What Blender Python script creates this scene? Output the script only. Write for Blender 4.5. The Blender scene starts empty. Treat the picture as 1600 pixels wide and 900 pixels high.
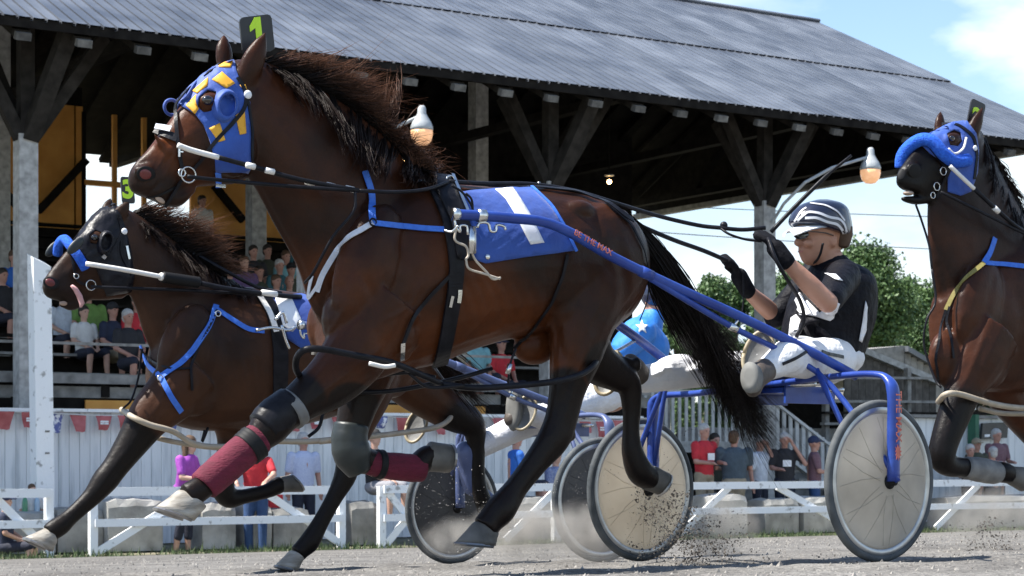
import bpy, bmesh, math, random
import numpy as np
from math import sin, cos, pi, radians, sqrt, atan2
from mathutils import Vector, Matrix
from mathutils.bvhtree import BVHTree
from mathutils.geometry import delaunay_2d_cdt
random.seed(7); np.random.seed(7)
SC = bpy.context.scene
COL = SC.collection

# ---------------------------------------------------------------- camera, sky, sun, exposure
CH = 1.25; F = 3100.0; HY = 712.0
cd = bpy.data.cameras.new('camera'); cam = bpy.data.objects.new('camera', cd); COL.objects.link(cam)
cam.location = (0, 0, CH); cam.rotation_euler = (pi/2, 0, 0)
cd.sensor_width = 36; cd.lens = F/1600*36; cd.shift_y = (HY-450)/1600
cd.clip_start = 0.1; cd.clip_end = 5000
cd.dof.use_dof = True; cd.dof.focus_distance = 8.5; cd.dof.aperture_fstop = 10
SC.camera = cam
SC.view_settings.view_transform = 'Standard'; SC.view_settings.look = 'None'
SC.view_settings.exposure = 1.3; SC.view_settings.gamma = 1
SUN = Vector((-0.50, -0.10, 0.86)).normalized()
sd = bpy.data.lights.new('sun', 'SUN'); sun = bpy.data.objects.new('sun', sd); COL.objects.link(sun)
sd.energy = 4.3; sd.angle = radians(0.5); sd.color = (1, 0.955, 0.88)
sun.rotation_euler = SUN.to_track_quat('Z', 'Y').to_euler()
sun.location = (0, 0, 60)
wd = bpy.data.worlds.new('World'); SC.world = wd; wd.use_nodes = True
nt = wd.node_tree; nt.nodes.clear()
def N_(t, **k):
    n = nt.nodes.new(t)
    for a, b in k.items(): setattr(n, a, b)
    return n
out = N_('ShaderNodeOutputWorld'); bg = N_('ShaderNodeBackground'); bgc = N_('ShaderNodeBackground'); mixs = N_('ShaderNodeMixShader')
sky = N_('ShaderNodeTexSky', sky_type='NISHITA', sun_disc=False)
sky.sun_elevation = math.asin(SUN.z); sky.sun_rotation = atan2(SUN.x, SUN.y); sky.air_density = 1.0; sky.dust_density = 0.15; sky.ozone_density = 1.6
bg.inputs[1].default_value = 0.092
tc = N_('ShaderNodeTexCoord'); mp = N_('ShaderNodeMapping'); mp.inputs['Scale'].default_value = (1, 1, 2.4); mp.inputs['Location'].default_value = (1.76, 5.54, 0.96)
nz = N_('ShaderNodeTexNoise'); nz.inputs['Scale'].default_value = 5.5; nz.inputs['Detail'].default_value = 9; nz.inputs['Roughness'].default_value = 0.52
nz2 = N_('ShaderNodeTexNoise'); nz2.inputs['Scale'].default_value = 9; nz2.inputs['Detail'].default_value = 6
rp = N_('ShaderNodeValToRGB'); rp.color_ramp.elements[0].position = 0.43; rp.color_ramp.elements[1].position = 0.57
sep = N_('ShaderNodeSeparateXYZ'); ma = N_('ShaderNodeMath', operation='MULTIPLY_ADD'); ma.inputs[1].default_value = -0.42; ma.inputs[2].default_value = 0.10
add = N_('ShaderNodeMath', operation='ADD')
rc = N_('ShaderNodeValToRGB'); rc.color_ramp.elements[0].position = 0.35; rc.color_ramp.elements[0].color = (0.56, 0.70, 0.82, 1); rc.color_ramp.elements[1].position = 0.66; rc.color_ramp.elements[1].color = (0.92, 0.99, 1.0, 1)
L = nt.links.new
L(tc.outputs['Generated'], mp.inputs[0]); L(mp.outputs[0], nz.inputs[0]); L(mp.outputs[0], nz2.inputs[0])
L(tc.outputs['Generated'], sep.inputs[0]); L(sep.outputs[2], ma.inputs[0]); L(nz.outputs[0], add.inputs[0]); L(ma.outputs[0], add.inputs[1])
L(add.outputs[0], rp.inputs[0]); L(nz2.outputs[0], rc.inputs[0])
L(sky.outputs[0], bg.inputs[0]); L(rc.outputs[0], bgc.inputs[0]); bgc.inputs[1].default_value = 0.60
L(rp.outputs[0], mixs.inputs[0]); L(bg.outputs[0], mixs.inputs[1]); L(bgc.outputs[0], mixs.inputs[2]); L(mixs.outputs[0], out.inputs[0])

# ---------------------------------------------------------------- frames: T runs along the track (right and away), N across it (away)
_n = sqrt(4800.0**2+F**2)
T = Vector((4800/_n, F/_n, 0)); N = Vector((-F/_n, 4800/_n, 0)); UP = Vector((0, 0, 1))
def W(t, s, z): return T*t+N*s+UP*z
def depth(x, s): return s/(N.y+N.x*(x-800)/F)
def pl(x, y, s):
    "point of the vertical plane N.p = s seen in direction (x, y) of the photograph"
    a = (x-800)/F; Y = s/(N.y+N.x*a)
    return Vector((a*Y, Y, CH+(HY-y)/F*Y))
def tx(x, s): return pl(x, HY, s).dot(T)
def gz(s):
    ks = [(-60, 0), (-4, 0), (0.5, .12), (2.8, .70), (4.2, .88), (6.42, .778), (12, .50), (23.4, .0), (400, 0)]
    for (a, b), (c, d) in zip(ks, ks[1:]):
        if s <= c: return b+(d-b)*max(0, min(1, (s-a)/(c-a)))
    return 0
# ---------------------------------------------------------------- materials
MATS = {}
def mat(name, c1, c2=None, scale=8, rough=.6, metal=0, bump=0, bscale=None, rnd=0, stretch=None, spec=.5, lo=.3, hi=.7, coat=0, sheen=0, alpha=1, emit=0, detail=6, attr=None, c3=None, dist=.01, crough=.1, nrough=.5):
    if name in MATS: return MATS[name]
    m = bpy.data.materials.new(name); m.use_nodes = True; t = m.node_tree; b = t.nodes['Principled BSDF']; MATS[name] = m
    def nd(k, **kw):
        n = t.nodes.new(k)
        for a_, b_ in kw.items(): setattr(n, a_, b_)
        return n
    c1 = tuple(c1)+(1,); c2 = tuple(c2)+(1,) if c2 else c1
    b.inputs['Roughness'].default_value = rough; b.inputs['Metallic'].default_value = metal
    b.inputs['Specular IOR Level'].default_value = spec; b.inputs['Coat Weight'].default_value = coat; b.inputs['Coat Roughness'].default_value = crough
    b.inputs['Sheen Weight'].default_value = sheen; b.inputs['Alpha'].default_value = alpha
    co = nd('ShaderNodeTexCoord'); vec = co.outputs['Object']
    if stretch:
        mp = nd('ShaderNodeMapping'); mp.inputs['Scale'].default_value = stretch; t.links.new(vec, mp.inputs[0]); vec = mp.outputs[0]
    if rnd:
        oi = nd('ShaderNodeObjectInfo')
        va = nd('ShaderNodeVectorMath', operation='ADD'); cx = nd('ShaderNodeCombineXYZ'); mu = nd('ShaderNodeMath', operation='MULTIPLY'); mu.inputs[1].default_value = 37
        t.links.new(oi.outputs['Random'], mu.inputs[0]); t.links.new(mu.outputs[0], cx.inputs[0]); t.links.new(mu.outputs[0], cx.inputs[2])
        t.links.new(vec, va.inputs[0]); t.links.new(cx.outputs[0], va.inputs[1]); vec = va.outputs[0]
    col = None
    n1 = nd('ShaderNodeTexNoise'); n1.inputs['Scale'].default_value = scale; n1.inputs['Detail'].default_value = detail; n1.inputs['Roughness'].default_value = nrough; t.links.new(vec, n1.inputs[0])
    r = nd('ShaderNodeValToRGB'); r.color_ramp.elements[0].position = lo; r.color_ramp.elements[1].position = hi
    r.color_ramp.elements[0].color = c1; r.color_ramp.elements[1].color = c2
    t.links.new(n1.outputs[0], r.inputs[0]); col = r.outputs[0]
    if attr:
        at = nd('ShaderNodeAttribute', attribute_name=attr); mx = nd('ShaderNodeMix', data_type='RGBA')
        t.links.new(at.outputs['Fac'], mx.inputs[0]); t.links.new(col, mx.inputs[6]); mx.inputs[7].default_value = tuple(c3)+(1,); col = mx.outputs[2]
    if rnd:
        hs = nd('ShaderNodeHueSaturation'); mr = nd('ShaderNodeMapRange'); mr.inputs[3].default_value = 1-rnd; mr.inputs[4].default_value = 1+rnd
        t.links.new(oi.outputs['Random'], mr.inputs[0]); t.links.new(mr.outputs[0], hs.inputs['Value']); t.links.new(col, hs.inputs['Color']); col = hs.outputs[0]
    t.links.new(col, b.inputs['Base Color'])
    if emit:
        t.links.new(col, b.inputs['Emission Color']); b.inputs['Emission Strength'].default_value = emit
    if bump:
        n2 = nd('ShaderNodeTexNoise'); n2.inputs['Scale'].default_value = bscale or scale*3; n2.inputs['Detail'].default_value = 5 if nrough == .5 else 9; n2.inputs['Roughness'].default_value = nrough; t.links.new(vec, n2.inputs[0])
        bp = nd('ShaderNodeBump'); bp.inputs['Strength'].default_value = bump; bp.inputs['Distance'].default_value = dist
        t.links.new(n2.outputs[0], bp.inputs['Height']); t.links.new(bp.outputs[0], b.inputs['Normal'])
    return m
# ---------------------------------------------------------------- geometry accumulators and object helpers
def frame_of(d, ref=None):
    d = d.normalized(); ref = ref or (UP if abs(d.z) < .9 else T)
    a = ref.cross(d)
    if a.length < 1e-6: a = N.cross(d)
    a.normalize(); b = d.cross(a).normalized()
    return a, b
def catmull(P, n):
    "resample a list of equal-length tuples n times per span"
    P = [np.array(p, float) for p in P]; out = []
    Q = [2*P[0]-P[1]]+P+[2*P[-1]-P[-2]]
    for i in range(1, len(Q)-2):
        for k in range(n):
            u = k/n; a, b, c, d = Q[i-1], Q[i], Q[i+1], Q[i+2]
            out.append(.5*((2*b)+(-a+c)*u+(2*a-5*b+4*c-d)*u*u+(-a+3*b-3*c+d)*u**3))
    out.append(P[-1]); return out
class G:
    def __init__(s): s.v = []; s.f = []
    def add(s, v, f):
        o = len(s.v); s.v += [Vector(p) for p in v]; s.f += [tuple(o+i for i in q) for q in f]; return s
    def box(s, c, a, b, d):
        c = Vector(c); P = [c+i*a+j*b+k*d for k in (-1, 1) for j in (-1, 1) for i in (-1, 1)]
        return s.add(P, [(0, 2, 3, 1), (4, 5, 7, 6), (0, 1, 5, 4), (2, 6, 7, 3), (0, 4, 6, 2), (1, 3, 7, 5)])
    def beam(s, p, q, w, h, ref=None):
        p, q = Vector(p), Vector(q); a, b = frame_of(q-p, ref)
        return s.box((p+q)/2, a*w/2, b*h/2, (q-p)/2)
    def rings(s, R, cap=True, closed=True):
        n = len(R[0]); V = [p for r in R for p in r]; Fc = []
        for i in range(len(R)-1):
            for j in range(n if closed else n-1):
                k = (j+1) % n; Fc.append((i*n+j, i*n+k, (i+1)*n+k, (i+1)*n+j))
        if cap and closed: Fc += [tuple(reversed(range(n))), tuple(range((len(R)-1)*n, len(R)*n))]
        return s.add(V, Fc)
    def tube(s, pts, r, n=8, flat=1.0, ref=None):
        pts = [Vector(p) for p in pts]; rr = r if isinstance(r, (list, tuple)) else [r]*len(pts); R = []; pa = None
        for i, p in enumerate(pts):
            d = pts[min(i+1, len(pts)-1)]-pts[max(i-1, 0)]
            if pa is None: a, b = frame_of(d, ref)
            else:
                d = d.normalized(); a = pa-d*pa.dot(d)
                a = a.normalized() if a.length > 1e-6 else frame_of(d)[0]; b = d.cross(a)
            pa = a
            R.append([p+a*rr[i]*cos(2*pi*j/n)+b*rr[i]*flat*sin(2*pi*j/n) for j in range(n)])
        return s.rings(R)
    def cap(s, p, q, r1, r2, n=12):
        p, q = Vector(p), Vector(q); d = q-p; Ln = d.length
        if Ln < 1e-5: return s.ell(p, T*r1, N*r1, UP*r1)
        d /= Ln; a, b = frame_of(d); R = []
        for k in range(5):
            th = -pi/2+.08+(pi/2-.08)*k/4; R.append((p+d*r1*sin(th), r1*cos(th)))
        for k in range(5):
            th = (pi/2-.08)*k/4; R.append((q+d*r2*sin(th), r2*cos(th)))
        return s.rings([[c+a*r*cos(2*pi*j/n)+b*r*sin(2*pi*j/n) for j in range(n)] for c, r in R])
    def ell(s, c, a, b, d, n=14, m=9):
        c = Vector(c); R = []
        for i in range(m):
            th = -pi/2+.1+(pi-.2)*i/(m-1)
            R.append([c+d*sin(th)+(a*cos(2*pi*j/n)+b*sin(2*pi*j/n))*cos(th) for j in range(n)])
        return s.rings(R)
    def sph(s, c, r, n=14): return s.ell(c, Vector((r, 0, 0)), Vector((0, r, 0)), Vector((0, 0, r)), n)
    def torus(s, c, a, b, R, r, n=24, m=6):
        c = Vector(c); a, b = Vector(a).normalized(), Vector(b).normalized(); w = a.cross(b); V = []; Fc = []
        for i in range(n):
            e = a*cos(2*pi*i/n)+b*sin(2*pi*i/n)
            V += [c+e*(R+r*cos(2*pi*j/m))+w*r*sin(2*pi*j/m) for j in range(m)]
        for i in range(n):
            for j in range(m):
                Fc.append((i*m+j, ((i+1) % n)*m+j, ((i+1) % n)*m+(j+1) % m, i*m+(j+1) % m))
        return s.add(V, Fc)
    def mesh(s, name, origin=(0, 0, 0)):
        o = Vector(origin); me = bpy.data.meshes.new(name); me.from_pydata([tuple(p-o) for p in s.v], [], s.f); me.update(); return me
def root_of(o):
    while o.parent: o = o.parent
    return o
def origin_of(o):
    v = Vector((0, 0, 0))
    while o: v += o.location; o = o.parent
    return v
def link(name, me, m=None, parent=None, smooth=False, loc=None):
    o = bpy.data.objects.new(name, me); COL.objects.link(o)
    if m and not me.materials: me.materials.append(m)
    if parent: o.parent = parent
    if loc is not None: o.location = loc
    if smooth:
        me.polygons.foreach_set('use_smooth', [True]*len(me.polygons))
    return o
def part(name, g, m, parent, smooth=False, label=None, kind=None):
    "world-space geometry g as a child of parent"
    o = link(name, g.mesh(name, origin_of(parent)), m, parent, smooth)
    if label: o['label'] = label
    if kind: o['kind'] = kind
    return o
def thing(name, label, cat, loc=(0, 0, 0), group=None):
    o = bpy.data.objects.new(name, None); COL.objects.link(o); o.location = loc; o.empty_display_size = .1
    o['label'] = label; o['category'] = cat
    if group: o['group'] = group
    return o
def single(name, g, m, label, cat, loc, group=None, smooth=False):
    o = link(name, g.mesh(name, loc), m, None, smooth, Vector(loc)); o['label'] = label; o['category'] = cat
    if group: o['group'] = group
    return o
def struct(name, me, m, kind='structure', smooth=False):
    o = link(name, me, m, None, smooth); o['kind'] = kind; return o
def copy_tree(o, parent=None):
    c = o.copy(); COL.objects.link(c)
    if parent: c.parent = parent; c.matrix_parent_inverse = o.matrix_parent_inverse
    for ch in list(o.children): copy_tree(ch, c)
    return c
DG = None
def remesh(g, voxel, smooth=4, fac=.5, name='body'):
    "union of overlapping closed shapes as one continuous surface"
    me = g.mesh('tmp'); o = bpy.data.objects.new('tmp', me); COL.objects.link(o)
    bm = bmesh.new(); bm.from_mesh(me); bmesh.ops.recalc_face_normals(bm, faces=bm.faces); bm.to_mesh(me); bm.free()
    r = o.modifiers.new('r', 'REMESH'); r.mode = 'VOXEL'; r.voxel_size = voxel
    if smooth:
        sm = o.modifiers.new('s', 'SMOOTH'); sm.factor = fac; sm.iterations = smooth
    dg = bpy.context.evaluated_depsgraph_get(); ev = o.evaluated_get(dg)
    me2 = bpy.data.meshes.new_from_object(ev); me2.name = name
    bpy.data.objects.remove(o); bpy.data.meshes.remove(me)
    me2.polygons.foreach_set('use_smooth', [True]*len(me2.polygons))
    return me2
def mverts(me):
    a = np.empty(len(me.vertices)*3); me.vertices.foreach_get('co', a); return a.reshape(-1, 3)
def shift_mesh(me, o):
    a = mverts(me)-np.array(o); me.vertices.foreach_set('co', a.ravel()); me.update()
def fattr(me, name, val):
    at = me.attributes.new(name, 'FLOAT', 'POINT'); at.data.foreach_set('value', np.asarray(val, np.float32))
def bvh_of(me):
    return BVHTree.FromPolygons([v.co.copy() for v in me.vertices], [tuple(p.vertices) for p in me.polygons])
# ================================================================ ground, track, grass
GRAVEL = mat('gravel', (.105, .098, .09), (.19, .18, .165), scale=1.3, rough=.95, bump=.9, bscale=70, lo=.35, hi=.68, dist=.02, detail=12)
def gravel_nodes():
    t = GRAVEL.node_tree; b = t.nodes['Principled BSDF']; old = b.inputs['Base Color'].links[0].from_socket
    co = t.nodes.new('ShaderNodeTexCoord'); v = t.nodes.new('ShaderNodeTexVoronoi'); v.inputs['Scale'].default_value = 55; t.links.new(co.outputs['Object'], v.inputs[0])
    bw = t.nodes.new('ShaderNodeRGBToBW'); mr = t.nodes.new('ShaderNodeMapRange'); mr.inputs[3].default_value = .55; mr.inputs[4].default_value = 1.4
    mx = t.nodes.new('ShaderNodeMix'); mx.data_type = 'RGBA'; mx.blend_type = 'MULTIPLY'; mx.inputs[0].default_value = 1
    t.links.new(v.outputs['Color'], bw.inputs[0]); t.links.new(bw.outputs[0], mr.inputs[0]); t.links.new(old, mx.inputs[6]); t.links.new(mr.outputs[0], mx.inputs[7]); t.links.new(mx.outputs[2], b.inputs['Base Color'])
gravel_nodes()
DIRT = mat('packed_dirt', (.10, .10, .06), (.20, .18, .12), scale=2, rough=.95, bump=.6, bscale=30)
def sheet(name, ts, ss, zf, m, kind='structure'):
    V = []; Fc = []
    for s in ss:
        for t in ts: V.append(W(t, s, zf(t, s)))
    n = len(ts)
    for j in range(len(ss)-1):
        for i in range(n-1): Fc.append((j*n+i, j*n+i+1, (j+1)*n+i+1, (j+1)*n+i))
    me = bpy.data.meshes.new(name); me.from_pydata(V, [], Fc); me.update()
    return struct(name, me, m, kind, True)
def rut(t, s):
    return .018*sin(s*9+sin(t*1.3))*sin(t*2.1+s)+.006*sin(t*17+s*5)
tt = list(np.arange(-8, 20, .12)); ss = list(np.arange(2.8, 12, .10))
sheet('race_track', [-300, -100, -30]+tt+[30, 60, 140, 400], [-4, -1, .5, 1.6]+ss+list(np.arange(12, 23.3, .5))+[23.4],
      lambda t, s: gz(s)+(rut(t, s)*max(0, min(1, (s-2.8)/1.5))*max(0, min(1, (14-s)/2)) if -10 < t < 24 else 0), GRAVEL)
sheet('ground', [-900, -300, -50, 0, 30, 60, 300, 1500], [23.3, 24.5, 30, 60, 300, 2500], lambda t, s: -.02, DIRT)
sheet('infield', [-400, -50, 0, 50, 400], [-300, -60, -4], lambda t, s: -.01, DIRT)
# pebbles thrown up on the track
PEB = mat('pebble_stone', (.11, .10, .09), (.34, .32, .29), scale=14, rough=.9)
def pebbles():
    rs = np.random.RandomState(3); V = []; Fc = []
    for i in range(15000):
        s = 4.6+rs.rand()**1.4*15; t = rs.uniform(-4, 14+s*.35)
        r = rs.uniform(.004, .011)*(1.6 if rs.rand() < .06 else 1)*(1+max(0, s-8)*.05)
        c = W(t, s, gz(s)+rut(t, s)*min(1, max(0, (14-s)/2))+r*.3); o = len(V)
        for k in range(4):
            an = k*pi/2+rs.rand(); V.append(c+T*r*cos(an)*rs.uniform(.7, 1.3)+N*r*sin(an)*rs.uniform(.7, 1.3)-UP*r*.5)
        V.append(c+UP*r*rs.uniform(.5, 1)+T*r*.2)
        for k in range(4): Fc.append((o+k, o+(k+1) % 4, o+4))
    me = bpy.data.meshes.new('gravel_stones'); me.from_pydata(V, [], Fc); me.update(); struct('gravel_stones', me, PEB, 'stuff')
pebbles()
GRASS = mat('grass_blade', (.03, .06, .016), (.085, .12, .04), scale=3, rough=.7)
def grass():
    rs = np.random.RandomState(5); V = []; Fc = []
    for i in range(11000):
        s = 23.15+abs(rs.normal(0, .55)); t = rs.uniform(3, 34)
        if s > 25.5 or (sin(t*3.1)+sin(t*1.7)+rs.rand()*1.6 < -.3): continue
        h = rs.uniform(.03, .13)*(1.5 if s > 24 and rs.rand() < .3 else 1); an = rs.rand()*pi; w = .009
        c = W(t, s, -.02); d = Vector((cos(an), sin(an), 0))*w; e = Vector((rs.normal(0, .03), rs.normal(0, .03), h)); o = len(V)
        V += [c-d, c+d, c+e]; Fc.append((o, o+1, o+2))
    me = bpy.data.meshes.new('grass_strip'); me.from_pydata(V, [], Fc); me.update(); struct('grass_strip', me, GRASS, 'stuff')
grass()
# ================================================================ grandstand
WOOD_DARK = mat('shade_dark_old_wood', (.007, .006, .0055), (.018, .016, .014), scale=5, rough=.85, bump=.4, rnd=.25, spec=.1, stretch=(1, 1, 1))  # the stand's inner shade is put into this near-black wood colour
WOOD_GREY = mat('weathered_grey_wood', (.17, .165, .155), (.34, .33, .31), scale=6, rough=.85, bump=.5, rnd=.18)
WOOD_POST = mat('whitewashed_post', (.26, .26, .25), (.50, .50, .49), scale=9, rough=.85, bump=.4, rnd=.1)
WHITE_BOARD = mat('white_painted_board', (.50, .53, .55), (.76, .78, .79), scale=1.6, rough=.6, bump=.25, bscale=9, rnd=.05, stretch=(7, 7, .7), lo=.28, hi=.52)
WHITE_RAIL = mat('white_rail_paint', (.34, .34, .33), (.82, .84, .85), scale=9, rough=.55, bump=.35, rnd=.03, lo=.30, hi=.40)
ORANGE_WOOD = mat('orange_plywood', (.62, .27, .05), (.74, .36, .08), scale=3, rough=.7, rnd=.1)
TIN = mat('galvanised_roof_sheet', (.070, .079, .098), (.160, .174, .200), scale=1.1, rough=.40, metal=.15, spec=.7, bump=.25, bscale=4, rnd=.16, lo=.35, hi=.7)
TIN_UNDER = mat('dark_sheet_underside', (.008, .0075, .007), (.018, .016, .014), scale=3, rough=.8, spec=.1)  # near-black underside of the roof sheets
RAFT = mat('shaded_rafter_wood', (.014, .0125, .011), (.038, .034, .030), scale=6, rough=.85, bump=.4, rnd=.2, spec=.15)  # rafters darkened so the colour holds the shade under the roof
TAILM = mat('daylit_rafter_tail_wood', (.07, .068, .064), (.17, .165, .155), scale=9, rough=.85, bump=.4, rnd=.3)  # paler copy of the rafter wood, daylight at the eave put into its colour
SHEDW = mat('brown_shed_boards', (.05, .045, .04), (.12, .11, .10), scale=7, rough=.85, bump=.4, rnd=.3)
CONC = mat('old_concrete', (.24, .235, .215), (.46, .45, .42), scale=4, rough=.9, bump=.5, bscale=30, rnd=.22)
EAVE_S, EAVE_Z, RIDGE_S, RIDGE_Z, BACK_S = 26.0, 7.05, 34.14, 11.0, 41.0
T0, T1 = 1.5, 30.3
SL = (RIDGE_Z-EAVE_Z)/(RIDGE_S-EAVE_S)
def roof_z(s): return EAVE_Z+SL*(s-EAVE_S) if s <= RIDGE_S else RIDGE_Z-SL*(s-RIDGE_S)
GS = thing('grandstand', 'long open wooden grandstand with grey corrugated metal roof behind the horses', 'grandstand', W(16, 30, 0))
GO = origin_of(GS)
# corrugated sheets, two courses up the front slope
def tin_mesh(w, ln, ribs):
    V = []; Fc = []; prof = []
    for i in range(ribs):
        p = w*i/ribs; d = w/ribs
        prof += [(p, .004), (p+d*.45, 0), (p+d*.79, .006), (p+d*.815, -.042), (p+d*.975, -.042)]
    prof.append((w, .004))
    dr = (N*(1)+UP*SL).normalized(); nr = T.cross(dr).normalized()
    if nr.z < 0: nr = -nr
    for k in (0, 1):
        for a, h in prof: V.append(T*a+dr*ln*k+nr*(h+.012*(1-k)))
    n = len(prof)
    for i in range(n-1): Fc.append((i, i+1, n+i+1, n+i))
    me = bpy.data.meshes.new('roof_sheet'); me.from_pydata(V, [], Fc); me.update(); return me
SLEN = sqrt((RIDGE_S-EAVE_S)**2+(RIDGE_Z-EAVE_Z)**2)
sh = tin_mesh(.8, SLEN*.52, 4)
sh.materials.append(TIN)
dr = (N+UP*SL).normalized()
k = 0; t_ = T0
rs = np.random.RandomState(11)
while t_ < T1-.1:
    for c in (1, 0):
        o = link('roof_sheet', sh, TIN, GS)
        o.location = W(t_, EAVE_S, EAVE_Z+.10)+dr*(SLEN*.485*c+rs.uniform(-.02, .02))+UP*(.0+.018*c+rs.uniform(0, .004))-GO
    t_ += .8
g = G()
for a, b, z in ((RIDGE_S, BACK_S, .10), ):
    g.add([W(T0, a, roof_z(a)+.10), W(T1, a, roof_z(a)+.10), W(T1, b, roof_z(b)+.10), W(T0, b, roof_z(b)+.10)], [(0, 1, 2, 3)])
part('rear_roof_slope', g, TIN, GS)
g = G(); g.tube([W(T0, RIDGE_S, RIDGE_Z+.13), W(T1+.02, RIDGE_S, RIDGE_Z+.13)], .11, 8, .5); part('ridge_cap', g, TIN, GS)
# decking boards below the sheets
g = G(); u = .035
for a, b in ((EAVE_S+.12, RIDGE_S), (RIDGE_S, BACK_S-.1)):
    g.add([W(T0, a, roof_z(a)+u), W(T1-.05, a, roof_z(a)+u), W(T1-.05, b, roof_z(b)+u), W(T0, b, roof_z(b)+u)], [(0, 1, 2, 3)])
part('roof_deck', g, TIN_UNDER, GS)
g = G(); g.beam(W(T0, EAVE_S+.03, EAVE_Z+.035), W(T1, EAVE_S+.03, EAVE_Z+.035), .03, .13); part('eave_board', g, WOOD_DARK, GS)
# rafters, one mesh for each slope
def raf(s0, s1):
    g = G(); g.beam(W(0, s0, roof_z(s0)-.15), W(0, s1, roof_z(s1)-.15), .10, .24, T); return g.mesh('rafter')
rf, rb = raf(EAVE_S+.12, RIDGE_S), raf(BACK_S-.2, RIDGE_S)
rf.materials.append(RAFT); rb.materials.append(WOOD_DARK)
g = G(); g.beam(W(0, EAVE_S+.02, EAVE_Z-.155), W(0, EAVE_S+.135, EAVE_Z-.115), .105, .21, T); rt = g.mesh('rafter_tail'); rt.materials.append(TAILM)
t_ = T0+.6
while t_ < T1:
    link('rafter_tail', rt, None, GS, loc=T*t_-GO)
    for me in (rf, rb):
        o = link('rafter', me, None, GS); o.location = T*t_-GO
    t_ += .86
# posts with braces
PS = 27.1
posts = [tx(40, PS)-4.45, tx(40, PS), tx(482, PS), tx(860, PS), tx(1195, PS)]
for i, t in enumerate(posts):
    g = G(); g.beam(W(t, PS, 0), W(t, PS, 5.75), .27, .27, T); p = part('post', g, WOOD_POST, GS)
    for a, b, w in ((( -.9, 0), 7.25, .17), ((1.15, 0), 7.25, .17), ((.35, -.75), 7.1, .22), ((-.35, .9), 7.25, .18), ((0, 0), 7.3, .2)):
        g = G(); g.beam(W(t+a[0]*.08, PS+a[1]*.08, 5.70), W(t+a[0], PS+a[1], b), w, w, T); part('brace', g, RAFT, p)
g = G(); g.beam(W(T0, PS, 7.4), W(T1, PS, 7.4), .22, .26); part('wall_plate', g, WOOD_DARK, GS)
for t in (tx(400, 34.5), tx(400, 34.5)-5, tx(400, 34.5)+5):
    g = G(); g.beam(W(t, 34.5, 0), W(t, 34.5, 10.6), .3, .3, T); part('post', g, WOOD_POST, GS)
for i in range(7):
    t = T0+1+i*4.5
    g = G(); g.beam(W(t, 27.6, 7.55), W(t, BACK_S-.4, 7.55), .16, .22, T); part('tie_beam', g, WOOD_DARK, GS)
    for a, b in ((29.5, 7.7), (37.5, 7.7)):
        g = G(); g.beam(W(t, a, b), W(t, RIDGE_S, RIDGE_Z-.5), .14, .16, T); part('truss_strut', g, WOOD_DARK, GS)
# boarded gable end
g = G(); tg = T1-.12; zb = 7.36
g.add([W(tg, EAVE_S+.25, zb), W(tg, EAVE_S+.9, zb), W(tg, RIDGE_S, zb), W(tg, BACK_S-.1, zb), W(tg, BACK_S-.1, roof_z(BACK_S)+.07), W(tg, RIDGE_S, RIDGE_Z+.05), W(tg, EAVE_S+.64, zb)], [(0, 2, 5, 6), (2, 3, 4, 5)])
part('gable_wall', g, WOOD_DARK, GS)
g = G(); g.beam(W(tg+.03, EAVE_S+.3, zb), W(tg+.03, BACK_S, zb), .12, .2, T); part('gable_beam', g, WOOD_GREY, GS)
g = G(); g.beam(W(T1+.02, EAVE_S, EAVE_Z+.05), W(T1+.02, RIDGE_S, RIDGE_Z+.05), .05, .2, T); part('verge_board', g, WOOD_DARK, GS)
# back wall: dark boarding below, orange plywood panels, open strip
BW = 38.4; TE = 28.2
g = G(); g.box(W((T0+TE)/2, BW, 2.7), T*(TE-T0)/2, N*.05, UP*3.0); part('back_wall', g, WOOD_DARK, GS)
ta, tb = tx(130, BW), tx(300, BW)
for q0, q1 in ((T0, ta), (tb, TE)):
    g = G(); g.box(W((q0+q1)/2, BW+.08, 7.1), T*(q1-q0)/2, N*.02, UP*1.6); part('rear_boarding', g, WOOD_DARK, GS)
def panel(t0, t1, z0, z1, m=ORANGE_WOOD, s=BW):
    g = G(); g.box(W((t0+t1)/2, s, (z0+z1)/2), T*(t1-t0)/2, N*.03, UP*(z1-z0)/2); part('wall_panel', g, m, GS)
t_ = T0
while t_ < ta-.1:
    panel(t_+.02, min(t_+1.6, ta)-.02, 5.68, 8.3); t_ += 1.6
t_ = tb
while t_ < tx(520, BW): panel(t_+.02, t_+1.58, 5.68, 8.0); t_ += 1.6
panel(t_, TE, 5.68, 9.2, WOOD_DARK)
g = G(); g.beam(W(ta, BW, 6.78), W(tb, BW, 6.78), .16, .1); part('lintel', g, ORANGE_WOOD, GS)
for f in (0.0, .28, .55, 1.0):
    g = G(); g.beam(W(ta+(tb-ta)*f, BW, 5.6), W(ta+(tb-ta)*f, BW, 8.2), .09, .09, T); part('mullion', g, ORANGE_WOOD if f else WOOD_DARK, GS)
for x0, y0, x1, y1 in ((60, 330, 135, 250), (-20, 270, 30, 325), (335, 290, 380, 345)):
    g = G(); g.beam(pl(x0, y0, BW-.25), pl(x1, y1, BW-.25), .14, .14); part('diagonal_brace', g, WOOD_DARK, GS)
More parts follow.
